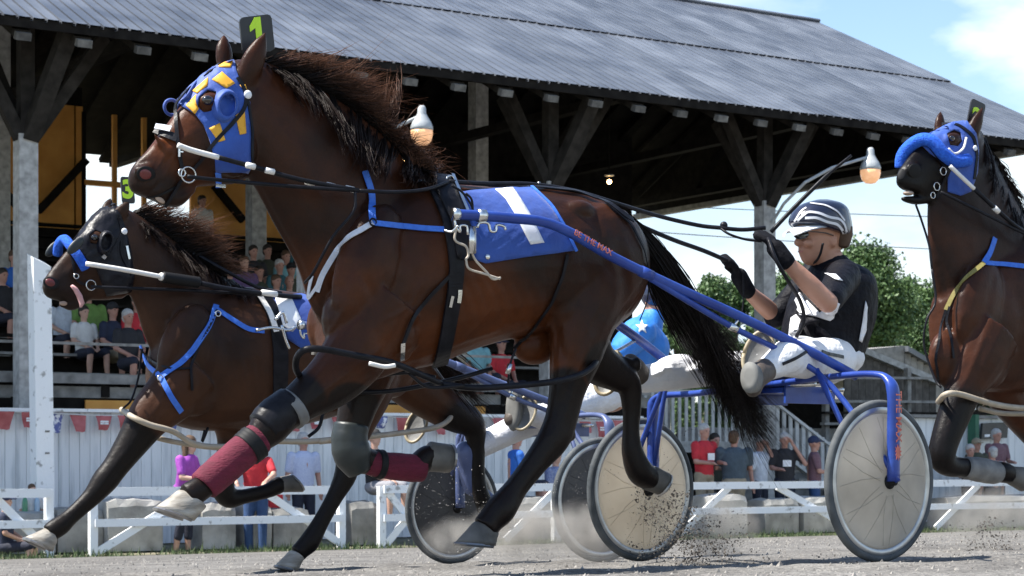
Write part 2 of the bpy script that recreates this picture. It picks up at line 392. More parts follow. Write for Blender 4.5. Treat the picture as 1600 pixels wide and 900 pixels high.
# bleacher rows
BT = tx(985, 28)
for r in range(11):
    s = 28.1+r*.93; z = 2.45+r*.33
    g = G(); g.box(W((T0+BT)/2, s, z), T*(BT-T0)/2, N*.15, UP*.02); part('seat_board', g, WOOD_GREY if r < 2 else WOOD_DARK, GS)  # rows behind the front two take the wood with shade in its colour
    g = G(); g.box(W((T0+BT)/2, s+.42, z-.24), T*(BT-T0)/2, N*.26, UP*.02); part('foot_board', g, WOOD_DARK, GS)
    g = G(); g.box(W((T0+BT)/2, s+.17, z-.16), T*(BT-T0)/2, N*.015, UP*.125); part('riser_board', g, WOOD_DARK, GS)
g = G(); g.box(W((T0+BT)/2, 27.42, 2.36), T*(BT-T0)/2, N*.03, UP*.07); part('front_rail', g, WOOD_GREY, GS)
g = G(); g.box(W((T0+BT)/2, 27.30, 2.86), T*(BT-T0)/2, N*.02, UP*.02); part('hand_rail', g, WOOD_GREY, GS)
for z in (2.17, 1.99, 1.81, 1.6):
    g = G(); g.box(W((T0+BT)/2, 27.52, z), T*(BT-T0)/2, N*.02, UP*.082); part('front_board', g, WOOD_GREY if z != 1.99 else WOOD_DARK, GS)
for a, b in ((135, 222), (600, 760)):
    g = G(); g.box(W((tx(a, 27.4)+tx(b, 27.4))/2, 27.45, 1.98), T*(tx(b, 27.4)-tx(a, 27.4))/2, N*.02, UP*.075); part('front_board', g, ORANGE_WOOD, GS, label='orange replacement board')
t_ = T0
while t_ < BT:
    g = G(); g.box(W(t_, 27.5, 2.2), T*.06, N*.04, UP*.1); part('rail_block', g, WOOD_DARK, GS); t_ += 1.15
# ---------------------------------------------------------------- white boarded wall
WS = 26.5; WZ = 1.86
WT0, WT1 = T0, tx(1000, WS)
WW = thing('board_wall', 'white vertical board wall with bunting along the front of the grandstand', 'wall', W((WT0+WT1)/2, WS, 0))
g = G(); g.box((0, 0, WZ/2), T*.073, N*.012, UP*WZ/2); wb = g.mesh('wall_board'); wb.materials.append(WHITE_BOARD)
t_ = WT0
while t_ < WT1:
    o = link('wall_board', wb, None, WW, loc=W(t_, WS+rs.uniform(-.003, .003), 0)-origin_of(WW)); t_ += .152
g = G(); g.box(W((WT0+WT1)/2, WS-.03, WZ+.02), T*(WT1-WT0)/2, N*.07, UP*.022); part('cap_rail', g, WHITE_RAIL, WW)
g = G(); g.box(W((WT0+WT1)/2, WS+.03, WZ/2), T*(WT1-WT0)/2, N*.012, UP*WZ/2*.98); part('backing', g, WOOD_GREY, WW)
# second white wall at the right
VT0, VT1 = tx(1400, 27.4), tx(1760, 27.4)
VW = thing('board_wall', 'white wall carrying the dark screen at the right edge', 'wall', W((VT0+VT1)/2, 27.4, 0))
g = G(); g.box((0, 0, .98), T*.148, N*.015, UP*.98); vb = g.mesh('wall_board'); vb.materials.append(WHITE_BOARD)
t_ = VT0
while t_ < VT1:
    link('wall_board', vb, None, VW, loc=W(t_, 27.4, 0)-origin_of(VW)); t_ += .30
g = G(); g.box(W((VT0+VT1)/2, 27.36, 2.0), T*(VT1-VT0)/2, N*.07, UP*.03); part('cap_rail', g, WOOD_GREY, VW)
GREEN = mat('green_paint', (.02, .10, .06), (.03, .14, .08), rough=.6)
SCREEN = mat('dark_screen', (.01, .012, .016), (.03, .035, .04), scale=6, rough=.25)
g = G(); g.beam(pl(1521, 652, 27.25)+UP*.05, W(tx(1521, 27.25), 27.25, 0), .2, .1, T); single('post', g, GREEN, 'dark green square post beside the screen on the white wall', 'post', W(tx(1521, 27.25), 27.25, 0))
tv = thing('wall_screen', 'dark flat screen hung on the white wall behind the spectators', 'screen', pl(1552, 684, 27.3))
g = G(); a, b, c, d = pl(1532, 686, 27.27), pl(1572, 684, 27.27), pl(1574, 660, 27.27), pl(1534, 661, 27.27)
g.box((a+b+c+d)/4, (b-a)/2, N*.03, (d-a)/2); part('casing', g, SCREEN, tv)
g = G(); g.box((a*.8+b*.2)*.8+(d*.8+c*.2)*.2-N*.034, (b-a)*.1, N*.004, (d-a)*.08); part('sticker', g, WHITE_RAIL, tv)
# ---------------------------------------------------------------- bunting
RED = mat('faded_red_pennant_cloth', (.36, .07, .075), (.50, .15, .15), scale=9, rough=.6); PENW = mat('printed_pennant_cloth', (.75, .75, .78), (.10, .12, .3), scale=18, rough=.6, lo=.45, hi=.52)
WIRE = mat('white_cord', (.6, .6, .6), rough=.7)
BU = thing('bunting_string', 'string of red and printed pennants hung along the white wall', 'bunting', W(10, WS-.15, WZ))
t_ = tx(12, WS-.15); BSP = tx(127, WS-.15)-tx(90, WS-.15)
g = G(); zs = lambda t: WZ-.03+.02*sin(t*2.3)
g.tube([W(t, WS-.15, zs(t)) for t in np.arange(T0, WT1, .25)], .008, 5); part('cord', g, WIRE, BU)
k = 0; t_ -= BSP*2
while t_ < WT1:
    g = G(); w = .12; h = .25*rs.uniform(.7, 1.05); sw = rs.uniform(-.03, .03); z = zs(t_); R = []
    for q in range(5):
        f = q/4; ww = w*(1-.45*f); yo = -.03*sin(f*3+k)
        R.append([W(t_-ww+sw*f, WS-.15+yo, z-h*f), W(t_-ww*.3+sw*f, WS-.165+yo, z-h*f), W(t_+ww*.3+sw*f, WS-.16+yo, z-h*f-.01*f), W(t_+ww+sw*f, WS-.15+yo, z-h*f)])
    V = [p for r in R for p in r]; Fc = [(i*4+j, i*4+j+1, i*4+j+5, i*4+j+4) for i in range(4) for j in range(3)]
    g.add(V, Fc); pn = part('pennant', g, PENW if k % 5 == 4 else RED, BU, True)
    if k % 5 in (1, 3):
        g = G()
        for q in (.42, .56): g.box(W(t_+sw*.5, WS-.195, z-h*q), T*w*.5, N*.002, UP*.012)
        part('print', g, WHITE_RAIL, pn)
    t_ += BSP*rs.uniform(.9, 1.12); k += 1
# ---------------------------------------------------------------- tall white post
PT = 25.3
a, b = tx(62, PT), tx(74, PT); tp = (a+b)/2
P_ = thing('finish_post', 'tall square white post with a slanted top beside the grandstand post', 'post', W(tp, PT, 0))
zt = pl(62, 402, PT).z; h = .12
g = G(); c = W(tp, PT, 0)
V = [c-T*h-N*h, c+T*h-N*h, c+T*h+N*h, c-T*h+N*h]; V += [V[0]+UP*(zt-.02), V[1]+UP*(zt-.13), V[2]+UP*(zt-.05), V[3]+UP*(zt+.05)]
lean = -T*.06
V = V[:4]+[p+lean for p in V[4:]]
g.add(V, [(0, 3, 2, 1), (4, 5, 6, 7), (0, 1, 5, 4), (1, 2, 6, 5), (2, 3, 7, 6), (3, 0, 4, 7)]); part('shaft', g, WHITE_RAIL, P_)
for y in (674, 708):
    g = G(); p = pl(74, y, PT-.124); g.box(p, T*.03, N*.004, UP*.012); part('bracket', g, WOOD_GREY, P_)
# ---------------------------------------------------------------- white rail fence, in sections
FS = 23.9
def fence(x0, x1, label, dx=(), posts=True, skip=None):
    t0, t1 = tx(x0, FS), tx(x1, FS); f = thing('rail_fence', label, 'fence', W((t0+t1)/2, FS, 0), 'white rail fence sections')
    for z, h in ((.79, .055), (.40, .050)):
        g = G(); q = .005*rs.randn(); g.box(W((t0+t1)/2, FS-.03, z), T*(t1-t0)/2+UP*q, N*.02, UP*h); part('rail', g, WHITE_RAIL, f)
    for xx in ((x0, x1) if posts is True else posts):
        g = G(); t = tx(xx, FS); g.box(W(t, FS+.04, .40), T*.05, N*.045, UP*.43); part('post', g, WHITE_RAIL, f)
    for xa, xb, flip in dx:
        g = G(); ta, tb = tx(xa, FS), tx(xb, FS); g.beam(W(ta, FS+.012, .76 if flip else .04), W(tb, FS+.012, .04 if flip else .76), .10, .035, N); part('brace', g, WHITE_RAIL, f)
fence(-160, 78, 'white rail fence section at the far left, left of the tall white post', [(-10, 80, True)])
fence(147, 535, 'white rail fence section behind the forelegs, with two diagonal braces', [(155, 300, False), (415, 535, True)])
fence(598, 870, 'white rail fence section behind the far sulky wheels with crossed short braces', [(605, 670, True), (605, 672, False), (790, 870, False)])
fence(872, 1345, 'long white rail fence section in front of the row of men at the right', [(1060, 1140, False), (1215, 1335, True)])
fence(1350, 1700, 'white rail fence section at the right edge under the dark screen', [(1462, 1530, False)])
# ---------------------------------------------------------------- concrete blocks
def block(x0, x1, ytop, s, label, rnd=.05):
    t0, t1 = tx(x0, s), tx(x1, s); zt = pl((x0+x1)/2, ytop, s).z; n = 5; d = .27; R = []
    prof = [(-d, 0), (-d, zt-rnd*2), (-d+rnd, zt-.01), (0, zt+.01), (d-rnd, zt-.01), (d, zt-rnd*2), (d, 0)]
    for i in range(7):
        t = t0+(t1-t0)*i/6; e = 1-.25*(i in (0, 6)); R.append([W(t, s+a*(.94 if i in (0, 6) else 1)+rs.uniform(-.008, .008), (z if z == 0 else z*(1-.05*(i in (0, 6)))+rs.uniform(-.012, .012))) for a, z in prof])
    g = G(); g.rings(R, closed=True); single('concrete_block', g, CONC, label, 'concrete block', W((t0+t1)/2, s, 0), 'concrete blocks along the fence')
B = [(14, 76, 800, 'low concrete block behind the far-left fence section'), (80, 150, 792, 'concrete block in the gap between the first two fence sections'),
     (158, 243, 779, 'wide weathered concrete block left of the purple-shirted woman'), (304, 356, 785, 'concrete block right of the purple-shirted woman'),
     (372, 412, 788, 'pale narrow concrete block right of the red-shirted spectator'), (415, 470, 793, 'light smooth concrete block in front of the light-blue-shirted man'),
     (536, 577, 783, 'tall pale concrete block under the seated man in the black cap'), (790, 850, 776, 'concrete block beside the man in the bright blue polo'),
     (860, 912, 776, 'concrete block behind the overlapping wheels'), (1090, 1152, 772, 'concrete block in front of the red-shirted and grey-shirted men'),
     (1180, 1232, 779, 'pale concrete block in front of the man in the light polo'), (1240, 1320, 776, 'dark concrete block in front of the man in the navy cap'),
     (1465, 1640, 774, 'long concrete block under the screen at the right edge')]
for x0, x1, y, lb in B: block(x0, x1, y, 24.75 if x0 > 100 else 24.9, lb)
# ---------------------------------------------------------------- deck, stairs and sheds at the right
PICK = mat('pale_picket_paint', (.40, .41, .41), (.58, .59, .59), scale=8, rough=.7, rnd=.12)
DS = 28.2
d0, d1, d2 = tx(985, DS), tx(1186, DS), tx(1296, DS)
DK = thing('viewing_deck', 'raised wooden deck with pale picket railing and stairs behind the row of men', 'deck', W((d0+d1)/2, DS+1, 0))
zf = 1.50
g = G(); g.box(W((d0+d1)/2, DS, zf-.09), T*(d1-d0)/2, N*.04, UP*.10); part('rim_beam', g, WOOD_POST, DK)
g = G(); g.box(W((d0+d1)/2, DS+1.4, zf-.02), T*(d1-d0)/2, N*1.36, UP*.02); part('floor', g, WOOD_GREY, DK)
g = G(); g.box(W((d0+d1)/2, DS, zf+.90), T*(d1-d0)/2, N*.05, UP*.03); part('top_rail', g, PICK, DK)
for f in (0, .33, .66, 1):
    g = G(); g.box(W(d0+(d1-d0)*f, DS+.05, zf/2), T*.09, N*.05, UP*zf/2); part('post', g, WOOD_POST, DK)
g = G(); g.box((0, 0, .44), T*.032, N*.012, UP*.44); pk = g.mesh('picket'); pk.materials.append(PICK)
t_ = d0
while t_ < d1: link('picket', pk, None, DK, loc=W(t_, DS-.03, zf)-origin_of(DK)); t_ += .152
g = G(); g.box(W((d0+d1)/2, DS+2.7, 1.7), T*(d1-d0)/2, N*.03, UP*.9); part('rear_boarding', g, WOOD_GREY, DK)
g = G(); g.box(W((d0+d1)/2, DS+1.9, .7), T*(d1-d0)/2, N*.03, UP*.7); part('skirt_boarding', g, WOOD_DARK, DK)
g = G(); g.box(W(d1+2.2, DS+2.1, .9), T*2.4, N*.03, UP*.9); part('skirt_boarding', g, WOOD_GREY, DK)
n = 12
for i in range(n):
    f = i/(n-1); o = link('picket', pk, None, DK, loc=W(d1+(d2-d1)*f, DS-.15, zf-.05-f*.95)-origin_of(DK)); o.scale = (1.25, 1.25, 1.05)
for dz, w in ((.86, .07), (0, .16)):
    g = G(); g.beam(W(d1, DS-.17, zf+dz), W(d2, DS-.17, zf-1.0+dz), .05, w, N); part('stair_rail' if dz else 'stringer', g, PICK, DK)
for i in range(6):
    f = (i+.5)/6; g = G(); g.box(W(d1+(d2-d1)*f, DS+.35, zf-.12-f*1.0), T*.16, N*.5, UP*.02); part('tread', g, WOOD_GREY, DK)
def shed(label, s, pts, depth_, zbase, m=WOOD_GREY, roofm=None):
    o = thing('shed', label, 'shed', W(tx(pts[0][0], s), s, 0))
    a, b = pl(*pts[0], s), pl(*pts[1], s)
    g = G(); g.add([a+N*-.15, b-N*.15, b+N*depth_, a+N*depth_, a-N*.15-UP*.14, b-N*.15-UP*.14, b+N*depth_-UP*.14, a+N*depth_-UP*.14], [(0, 1, 2, 3), (4, 7, 6, 5), (0, 4, 5, 1), (1, 5, 6, 2), (2, 6, 7, 3), (3, 7, 4, 0)]); part('roof', g, roofm or WOOD_POST, o)
    nb = max(2, int((b-a).length/.22))
    for i in range(nb):
        p = a+(b-a)*(i+.5)/nb; g = G(); h = (p.z-.15-zbase)/2
        if h > .02: g.box(Vector((p.x, p.y, zbase+h)), T*(b-a).dot(T)/nb*.48, N*.015, UP*h); part('board', g, m, o)
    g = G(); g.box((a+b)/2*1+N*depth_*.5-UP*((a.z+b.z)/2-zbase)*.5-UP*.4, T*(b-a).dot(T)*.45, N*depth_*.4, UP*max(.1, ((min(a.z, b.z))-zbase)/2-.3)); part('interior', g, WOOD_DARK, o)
    return o
shed('lean-to shed with a pale sloping roof edge behind the near sulky wheel', 33, [(1318, 532), (1462, 592)], 3.5, 0, SHEDW)
s2 = shed('small boxy grey shed with a metal roof behind the lean-to', 38, [(1413, 541), (1500, 592)], 3, 0, WOOD_GREY, TIN)
g = G(); a, b = pl(1352, 546, 38), pl(1413, 540, 38); g.add([a, b, b-UP*2, a-UP*2, a+N*3, b+N*3, b+N*3-UP*2, a+N*3-UP*2], [(0, 3, 2, 1), (4, 5, 6, 7), (0, 1, 5, 4), (1, 2, 6, 5), (0, 4, 7, 3)]); part('side_wall', g, WOOD_GREY, s2)
PB = thing('plank_barrier', 'grey weathered plank barrier below the sheds at the right', 'barrier', W(tx(1390, 30), 30, 0))
for y, h in ((590, .10), (627, .16), (645, .14), (662, .14)):
    g = G(); a, b = pl(1285, y, 30), pl(1640, y+2, 30); g.beam(a, b, .05, h, N); part('plank', g, WOOD_GREY if y != 645 else WOOD_DARK, PB)
for x in (1290, 1418, 1500, 1600):
    g = G(); p = pl(x, 575, 30.1); g.beam(p, Vector((p.x, p.y, 0)), .12, .1, T); part('post', g, WOOD_GREY, PB)
# ---------------------------------------------------------------- lamps
BULB = mat('lamp_glass', (.70, .36, .18), (.80, .46, .26), scale=12, rough=.2, emit=.33); BULB2 = mat('lit_bulb', (1, .62, .25), rough=.3, emit=9)
CAPM = mat('lamp_cap_enamel', (.34, .37, .39), (.46, .48, .49), rough=.35)
def flood(x, y, s, arm, label, k=1.0):
    c = pl(x, y, s); Y = c.y; u = Y/F*k
    o = thing('flood_lamp', label, 'lamp', c, 'glowing reflector bulbs under the eave')
    g = G(); R = []
    for r, h in ((17.6, -2), (18, 3), (15, 11), (10, 19), (7, 25), (6.5, 33), (4, 37)): R.append([c+UP*u*h+T*u*r*cos(j*pi/8)+N*u*r*sin(j*pi/8) for j in range(16)])
    g.rings(R); part('lamp_cap', g, CAPM, o, True)
    g = G(); R = []
    for r, h in ((1, -26), (9, -24.5), (15, -18), (17.6, -8), (17.5, -2)): R.append([c+UP*u*h+T*u*r*cos(j*pi/8)+N*u*r*sin(j*pi/8) for j in range(16)])
    g.rings(R); part('bulb', g, BULB, o, True)
    g = G(); g.tube([pl(ax, ay, as_) for ax, ay, as_ in arm]+[c+UP*u*22], .028, 6); part('arm', g, CAPM, o)
flood(659, 202, 25.6, [(560, 235, 27.0), (600, 208, 26.3), (625, 196, 25.9)], 'glowing reflector bulb lamp above the mane of the leading horse')
flood(1360, 264, 25.9, [(1205, 350, 27.0), (1225, 318, 26.6), (1258, 285, 26.2), (1300, 262, 26)], 'glowing reflector bulb lamp beside the head of the rightmost horse', .9)
for x, y, s, lb in ((952, 284, 31, 'small bare lit bulb hanging in the dark roof above the croup'), (631, 253, 31, 'tiny bare lit bulb glinting through the end of the mane')):
    c = pl(x, y, s); o = thing('hanging_bulb', lb, 'light bulb', c, 'bare bulbs in the roof')
    g = G(); g.sph(c, .045, 10); part('bulb', g, BULB2, o, True)
    g = G(); g.ell(c+UP*.12, T*.10, N*.10, UP*.02); part('shade', g, CAPM, o, True)
    g = G(); g.tube([c+UP*.05, Vector((c.x, c.y, roof_z(s)-.05))], .012, 6); part('cord', g, WOOD_DARK, o)
# overhead wires
BLK = mat('black_cable', (.02, .02, .02), rough=.6)
for k, (y0, y1, sg) in enumerate(((318, 336, 6), (352, 392, 8))):
    g = G(); a, b = pl(700, y0-14, 62), pl(1900, y1+10, 70); g.tube([a+(b-a)*i/16-UP*.04*sg*sin(pi*i/16) for i in range(17)], .018, 4)
    single('power_line', g, BLK, ('upper' if k == 0 else 'lower')+' thin power line crossing the sky behind the driver', 'wire', a)
# ================================================================ trees beyond the grandstand
LEAF = mat('leaf', (.032, .072, .020), (.095, .165, .048), scale=.35, rough=.6, rnd=0, lo=.35, hi=.65)
BARK = mat('bark', (.06, .05, .04), (.11, .09, .07), scale=8, rough=.9, bump=.4)
def tree(x, ytop, s, wpx, label, seed, ybot=640, kind=0):
    rs = np.random.RandomState(seed); top = pl(x, ytop, s); base = Vector((top.x, top.y, 0)); H = top.z; u = top.y/F; R = wpx*u/2
    o = thing('tree', label, 'tree', base, 'trees beyond the grandstand')
    g = G(); P = [base+Vector((0, 0, H*f))+Vector((rs.normal(0, .12), rs.normal(0, .12), 0))*f*3 for f in np.linspace(0, .9, 8)]
    g.tube(P, [.035*H*(1-f)+.03 for f in np.linspace(0, .92, 8)], 8)
    lobes = []
    for i in range(90):
        f = rs.uniform(.04, 1)**.85; rr = R*(1-.82*max(0, (f-.35)/.65)**1.5)*(.75+.25*min(1, f/.3))*sqrt(rs.uniform(.02, 1.1)); an = rs.uniform(0, 2*pi)
        c = base+Vector((cos(an)*rr, sin(an)*rr, H*(f*.95))); lobes.append((c, R*rs.uniform(.10, .30)))
        if i % 5 == 0: g.tube([P[max(1, int(f*6))], (P[max(1, int(f*6))]+c)/2+UP*.2, c], [.012*H, .008*H, .003*H], 5)
    part('trunk', g, BARK, o, True)
    V = []; n = 0
    per = 420
    for c, r in lobes:
        d = rs.normal(size=(per, 3)); d /= np.linalg.norm(d, axis=1)[:, None]; rad = r*rs.uniform(.1, 1.5, per)**.8
        p = np.array(c)+d*rad[:, None]*np.array([1, 1, .85 if kind == 0 else 1.3])
        a = rs.normal(size=(per, 3)); b = rs.normal(size=(per, 3)); a /= np.linalg.norm(a, axis=1)[:, None]; b -= a*(a*b).sum(1)[:, None]; b /= np.linalg.norm(b, axis=1)[:, None]
        sz = rs.uniform(.05, .13, (per, 1))*H/11
        q = np.stack([p-a*sz, p-b*sz*.6, p+a*sz, p+b*sz*.6], 1); V.append(q)
    V = np.concatenate(V).reshape(-1, 3)-np.array(base); me = bpy.data.meshes.new('crown'); k = len(V)//4
    me.from_pydata(V.tolist(), [], [(4*i, 4*i+1, 4*i+2, 4*i+3) for i in range(k)]); me.update(); link('crown', me, LEAF, o)
tree(1345, 372, 74, 225, 'tallest bright green tree directly behind the driver', 1)
tree(1398, 425, 80, 142, 'dark green tree right of the driver behind the sheds', 2, kind=1)
tree(1448, 438, 76, 120, 'tree between the driver and the rightmost horse', 3, kind=1)
tree(1252, 405, 84, 165, 'tree hidden behind the driver helmet and raised arm', 4)
tree(1205, 425, 90, 120, 'tree behind the grandstand post left of the driver', 5)
tree(1110, 422, 95, 135, 'lower pale tree left of the raised gloves', 6)
tree(1060, 440, 100, 105, 'farthest small tree beside the black tail', 7)
tree(1530, 450, 88, 165, 'tree behind the chest of the rightmost horse', 8)
tree(1610, 440, 92, 180, 'tree at the right edge behind the rightmost horse', 9)
tree(1372, 412, 82, 130, 'tree filling the gap between the two tallest trees behind the driver', 10)
tree(1425, 436, 84, 120, 'broad dark tree above the boxy shed', 11, kind=1)
tree(1300, 408, 86, 120, 'tree whose crown shows just behind the helmet of the driver', 12)
tree(1150, 432, 98, 110, 'low tree behind the far glove and forearm', 13)
tree(1480, 446, 90, 110, 'tree partly hidden by the neck of the rightmost horse', 14)
# ================================================================ horse building kit
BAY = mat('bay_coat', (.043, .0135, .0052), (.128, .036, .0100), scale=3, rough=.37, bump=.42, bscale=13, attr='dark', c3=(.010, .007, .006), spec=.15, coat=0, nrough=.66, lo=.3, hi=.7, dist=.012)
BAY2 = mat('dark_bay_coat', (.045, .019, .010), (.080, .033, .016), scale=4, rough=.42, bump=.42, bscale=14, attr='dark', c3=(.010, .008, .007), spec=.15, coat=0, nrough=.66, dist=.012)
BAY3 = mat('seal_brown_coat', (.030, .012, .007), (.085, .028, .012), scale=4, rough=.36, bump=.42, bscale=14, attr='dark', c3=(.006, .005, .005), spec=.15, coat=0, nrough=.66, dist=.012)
HAIR = mat('sun_tipped_black_hair', (.004, .003, .003), (.012, .009, .008), scale=30, rough=.42, attr='tip', c3=(.26, .115, .065), spec=.12)  # reddish tip colour paints sunlight onto the hair ends
HOOFM = mat('hoof_horn', (.20, .175, .14), (.42, .39, .34), scale=9, rough=.55, bump=.3, bscale=40, stretch=(1, 1, 4), lo=.35, hi=.65)
HOOFD = mat('dusty_hoof_horn', (.055, .052, .046), (.15, .138, .122), scale=9, rough=.6, bump=.3, bscale=40)
SHOE = mat('steel_shoe', (.25, .24, .23), (.40, .39, .38), rough=.35, metal=.8)
NOSTRIL = mat('nostril_lining', (.10, .018, .018), (.16, .03, .03), rough=.35)
EYE = mat('horse_eye', (.006, .004, .003), rough=.06, coat=1)
LEATHER = mat('black_leather', (.007, .007, .009), (.016, .016, .020), scale=20, rough=.40, bump=.15, spec=.14)
NYLON = mat('blue_nylon_web', (.035, .13, .55), (.05, .19, .68), scale=40, rough=.6)
NYLONW = mat('pale_nylon_web', (.55, .58, .66), (.70, .72, .78), scale=40, rough=.6)
STEEL = mat('bright_steel', (.55, .55, .54), (.75, .75, .74), scale=20, rough=.25, metal=1)
BLUE_CLOTH = mat('royal_blue_cloth', (.009, .040, .23), (.020, .088, .40), scale=5, rough=.62, bump=.6, bscale=26, dist=.008, sheen=.2)
GOLD_CLOTH = mat('golden_yellow_cloth', (.72, .34, .015), (.80, .42, .03), scale=10, rough=.6)
WHITE_CLOTH = mat('white_cloth', (.74, .75, .78), (.82, .83, .85), scale=8, rough=.7)
BLACK_CLOTH = mat('black_cloth', (.006, .006, .009), (.016, .016, .021), scale=10, rough=.38, bump=.5, bscale=25, spec=.2, dist=.012)
MAROON = mat('maroon_leg_wrap', (.085, .005, .018), (.14, .009, .030), scale=14, rough=.85, bump=.5, bscale=60, stretch=(1, 1, 3))
PLATE = mat('black_number_plate', (.012, .012, .014), (.02, .02, .022), rough=.4); LIME = mat('lime_numeral', (.55, .85, .03), rough=.5)
FLEECE = mat('blue_fleece', (.012, .08, .52), (.03, .16, .75), scale=60, rough=.95, bump=1.0, bscale=120)
RUBBER = mat('black_rubber', (.010, .010, .011), rough=.6, spec=.2); ROD = mat('white_pole', (.72, .70, .66), (.80, .78, .75), scale=14, rough=.45)
ROPE = mat('natural_cord', (.42, .36, .28), (.55, .48, .40), scale=30, rough=.8); TANHOB = mat('tan_hobble_tubing', (.30, .25, .18), (.42, .36, .28), scale=10, rough=.55)
TONGUE = mat('pink_tongue', (.50, .26, .27), (.58, .33, .33), scale=20, rough=.4); TEETH = mat('pale_lip_and_teeth', (.30, .21, .16), (.42, .32, .25), scale=15, rough=.5)
BOOT = mat('grey_green_boot', (.009, .013, .014), (.020, .026, .026), scale=8, rough=.45, bump=.2)
GREYLEATHER = mat('scuffed_grey_leather', (.10, .10, .10), (.20, .20, .195), scale=12, rough=.6, bump=.3)

sin_ = np.sin
def sect(rows, s0, nper=4, n=20, pw=1.0):
    "loft: rows of (xt, yt, xb, yb, half width m) traced on the median plane s0"
    R = []
    for r in catmull(rows, nper):
        a, b = pl(r[0], r[1], s0), pl(r[2], r[3], s0); c = (a+b)/2; u = (a-b)/2
        R.append([c+u*cos(2*pi*j/n)+N*(r[4]*(abs(sin(2*pi*j/n))**pw)*(1 if sin(2*pi*j/n) >= 0 else -1)) for j in range(n)])
    return R
def limb(rows, s0, nper=4, n=14):
    "loft: rows of (x, y, side offset m, radius px, lateral factor) along a leg"
    C = []
    for r in catmull(rows, nper):
        p = pl(r[0], r[1], s0+r[2]); C.append((p, r[3]*p.y/F, r[4]))
    R = []
    for i, (p, rad, lf) in enumerate(C):
        d = (C[min(i+1, len(C)-1)][0]-C[max(0, i-1)][0]).normalized(); q = N.cross(d).normalized(); l = d.cross(q).normalized()
        R.append([p+q*rad*cos(2*pi*j/n)+l*rad*lf*sin(2*pi*j/n) for j in range(n)])
    return R
class Horse:
    def __init__(h, name, label, s0, voxel, coat, base_px, group='racing horses'):
        h.s0 = s0; h.g = G(); h.vox = voxel; h.coat = coat; h.dark = []; h.lines = []
        b = pl(base_px, HY, s0); h.root = thing('horse', label, 'horse', (b.x, b.y, gz(s0)), group)
    def loft(h, rows, **k): h.g.rings(sect(rows, h.s0, **k))
    def leg(h, rows, **k): h.g.rings(limb(rows, h.s0, **k))
    def bump(h, x, y, off, rx, ry, rl, ang=0):
        p = pl(x, y, h.s0+off); u = p.y/F; a = T*cos(ang)+UP*sin(ang); b = -T*sin(ang)+UP*cos(ang)
        h.g.ell(p, a*rx*u*1.15, N*rl, b*ry*u)
    def ear(h, base, tip, w, off, tilt=0.0):
        P = [np.array(pl(base[0], base[1], h.s0+off)), None, np.array(pl(tip[0], tip[1], h.s0+off+tilt))]
        d = Vector(P[2]-P[0]); q = N.cross(d).normalized(); u = P[0][1]/F; R = []
        for f, k in ((-.25, .8), (0, .95), (.25, 1.0), (.5, .9), (.75, .58), (.92, .25), (1, .06)):
            c = Vector(P[0])+d*f; R.append([c+q*w*u*k*cos(2*pi*j/10)+N*w*u*.62*k*sin(2*pi*j/10) for j in range(10)])
        h.g.rings(R)
    def finish(h, smooth=5):
        me = remesh(h.g, h.vox, smooth, .5, 'body'); co = mverts(me); dk = np.zeros(len(co))
        Y = co[:, 1]; X = co[:, 0]/Y*F+800; Z = HY-(co[:, 2]-CH)/Y*F
        if h.lines:   # veins, tendons and muscle edges pressed into the near side
            nr = np.empty(len(co)*3); me.vertex_normals.foreach_get('vector', nr); nr = nr.reshape(-1, 3); side = np.clip(-(nr@np.array(N))*2.5, 0, 1); dz = np.zeros(len(co))
            for pts, hgt, w in h.lines:
                q = np.array(catmull(pts, 5)); best = np.full(len(co), 1e9); m_ = (X > q[:, 0].min()-4*w) & (X < q[:, 0].max()+4*w) & (Z > q[:, 1].min()-4*w) & (Z < q[:, 1].max()+4*w); idx = np.nonzero(m_)[0]
                if not len(idx): continue
                xx, zz = X[idx], Z[idx]; bb = np.full(len(idx), 1e9)
                for a, b in zip(q, q[1:]):
                    d = b-a; l2 = max(1e-6, d@d); u = np.clip(((xx-a[0])*d[0]+(zz-a[1])*d[1])/l2, 0, 1); bb = np.minimum(bb, np.hypot(xx-a[0]-u*d[0], zz-a[1]-u*d[1]))
                end = np.minimum(np.hypot(xx-q[0][0], zz-q[0][1]), np.hypot(xx-q[-1][0], zz-q[-1][1])); fade = np.clip(end/(3*w)+.25, 0, 1)
                dz[idx] += hgt*np.exp(-(bb/w)**2)*fade
            co = co+nr*(dz*side)[:, None]; me.vertices.foreach_set('co', co.ravel()); me.update()
        h.bvh = bvh_of(me)
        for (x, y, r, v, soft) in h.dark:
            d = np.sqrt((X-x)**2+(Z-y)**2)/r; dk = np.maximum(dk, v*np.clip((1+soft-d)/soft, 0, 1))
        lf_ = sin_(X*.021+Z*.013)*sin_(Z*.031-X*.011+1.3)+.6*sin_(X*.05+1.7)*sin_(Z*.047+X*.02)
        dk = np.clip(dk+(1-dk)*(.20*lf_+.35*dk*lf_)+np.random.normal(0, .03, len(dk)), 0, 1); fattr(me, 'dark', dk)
        shift_mesh(me, origin_of(h.root)); h.body = link('body', me, h.coat, h.root, True); return h
    def hit(h, x, y, default=None):
        o = Vector((0, 0, CH)); d = Vector(((x-800)/F, 1, (HY-y)/F)).normalized(); q = h.bvh.ray_cast(o, d)
        if q[0] is not None and q[3] < 30: return q[0], q[1]
        if default is None: return None
        p = pl(x, y, default); return p, -N
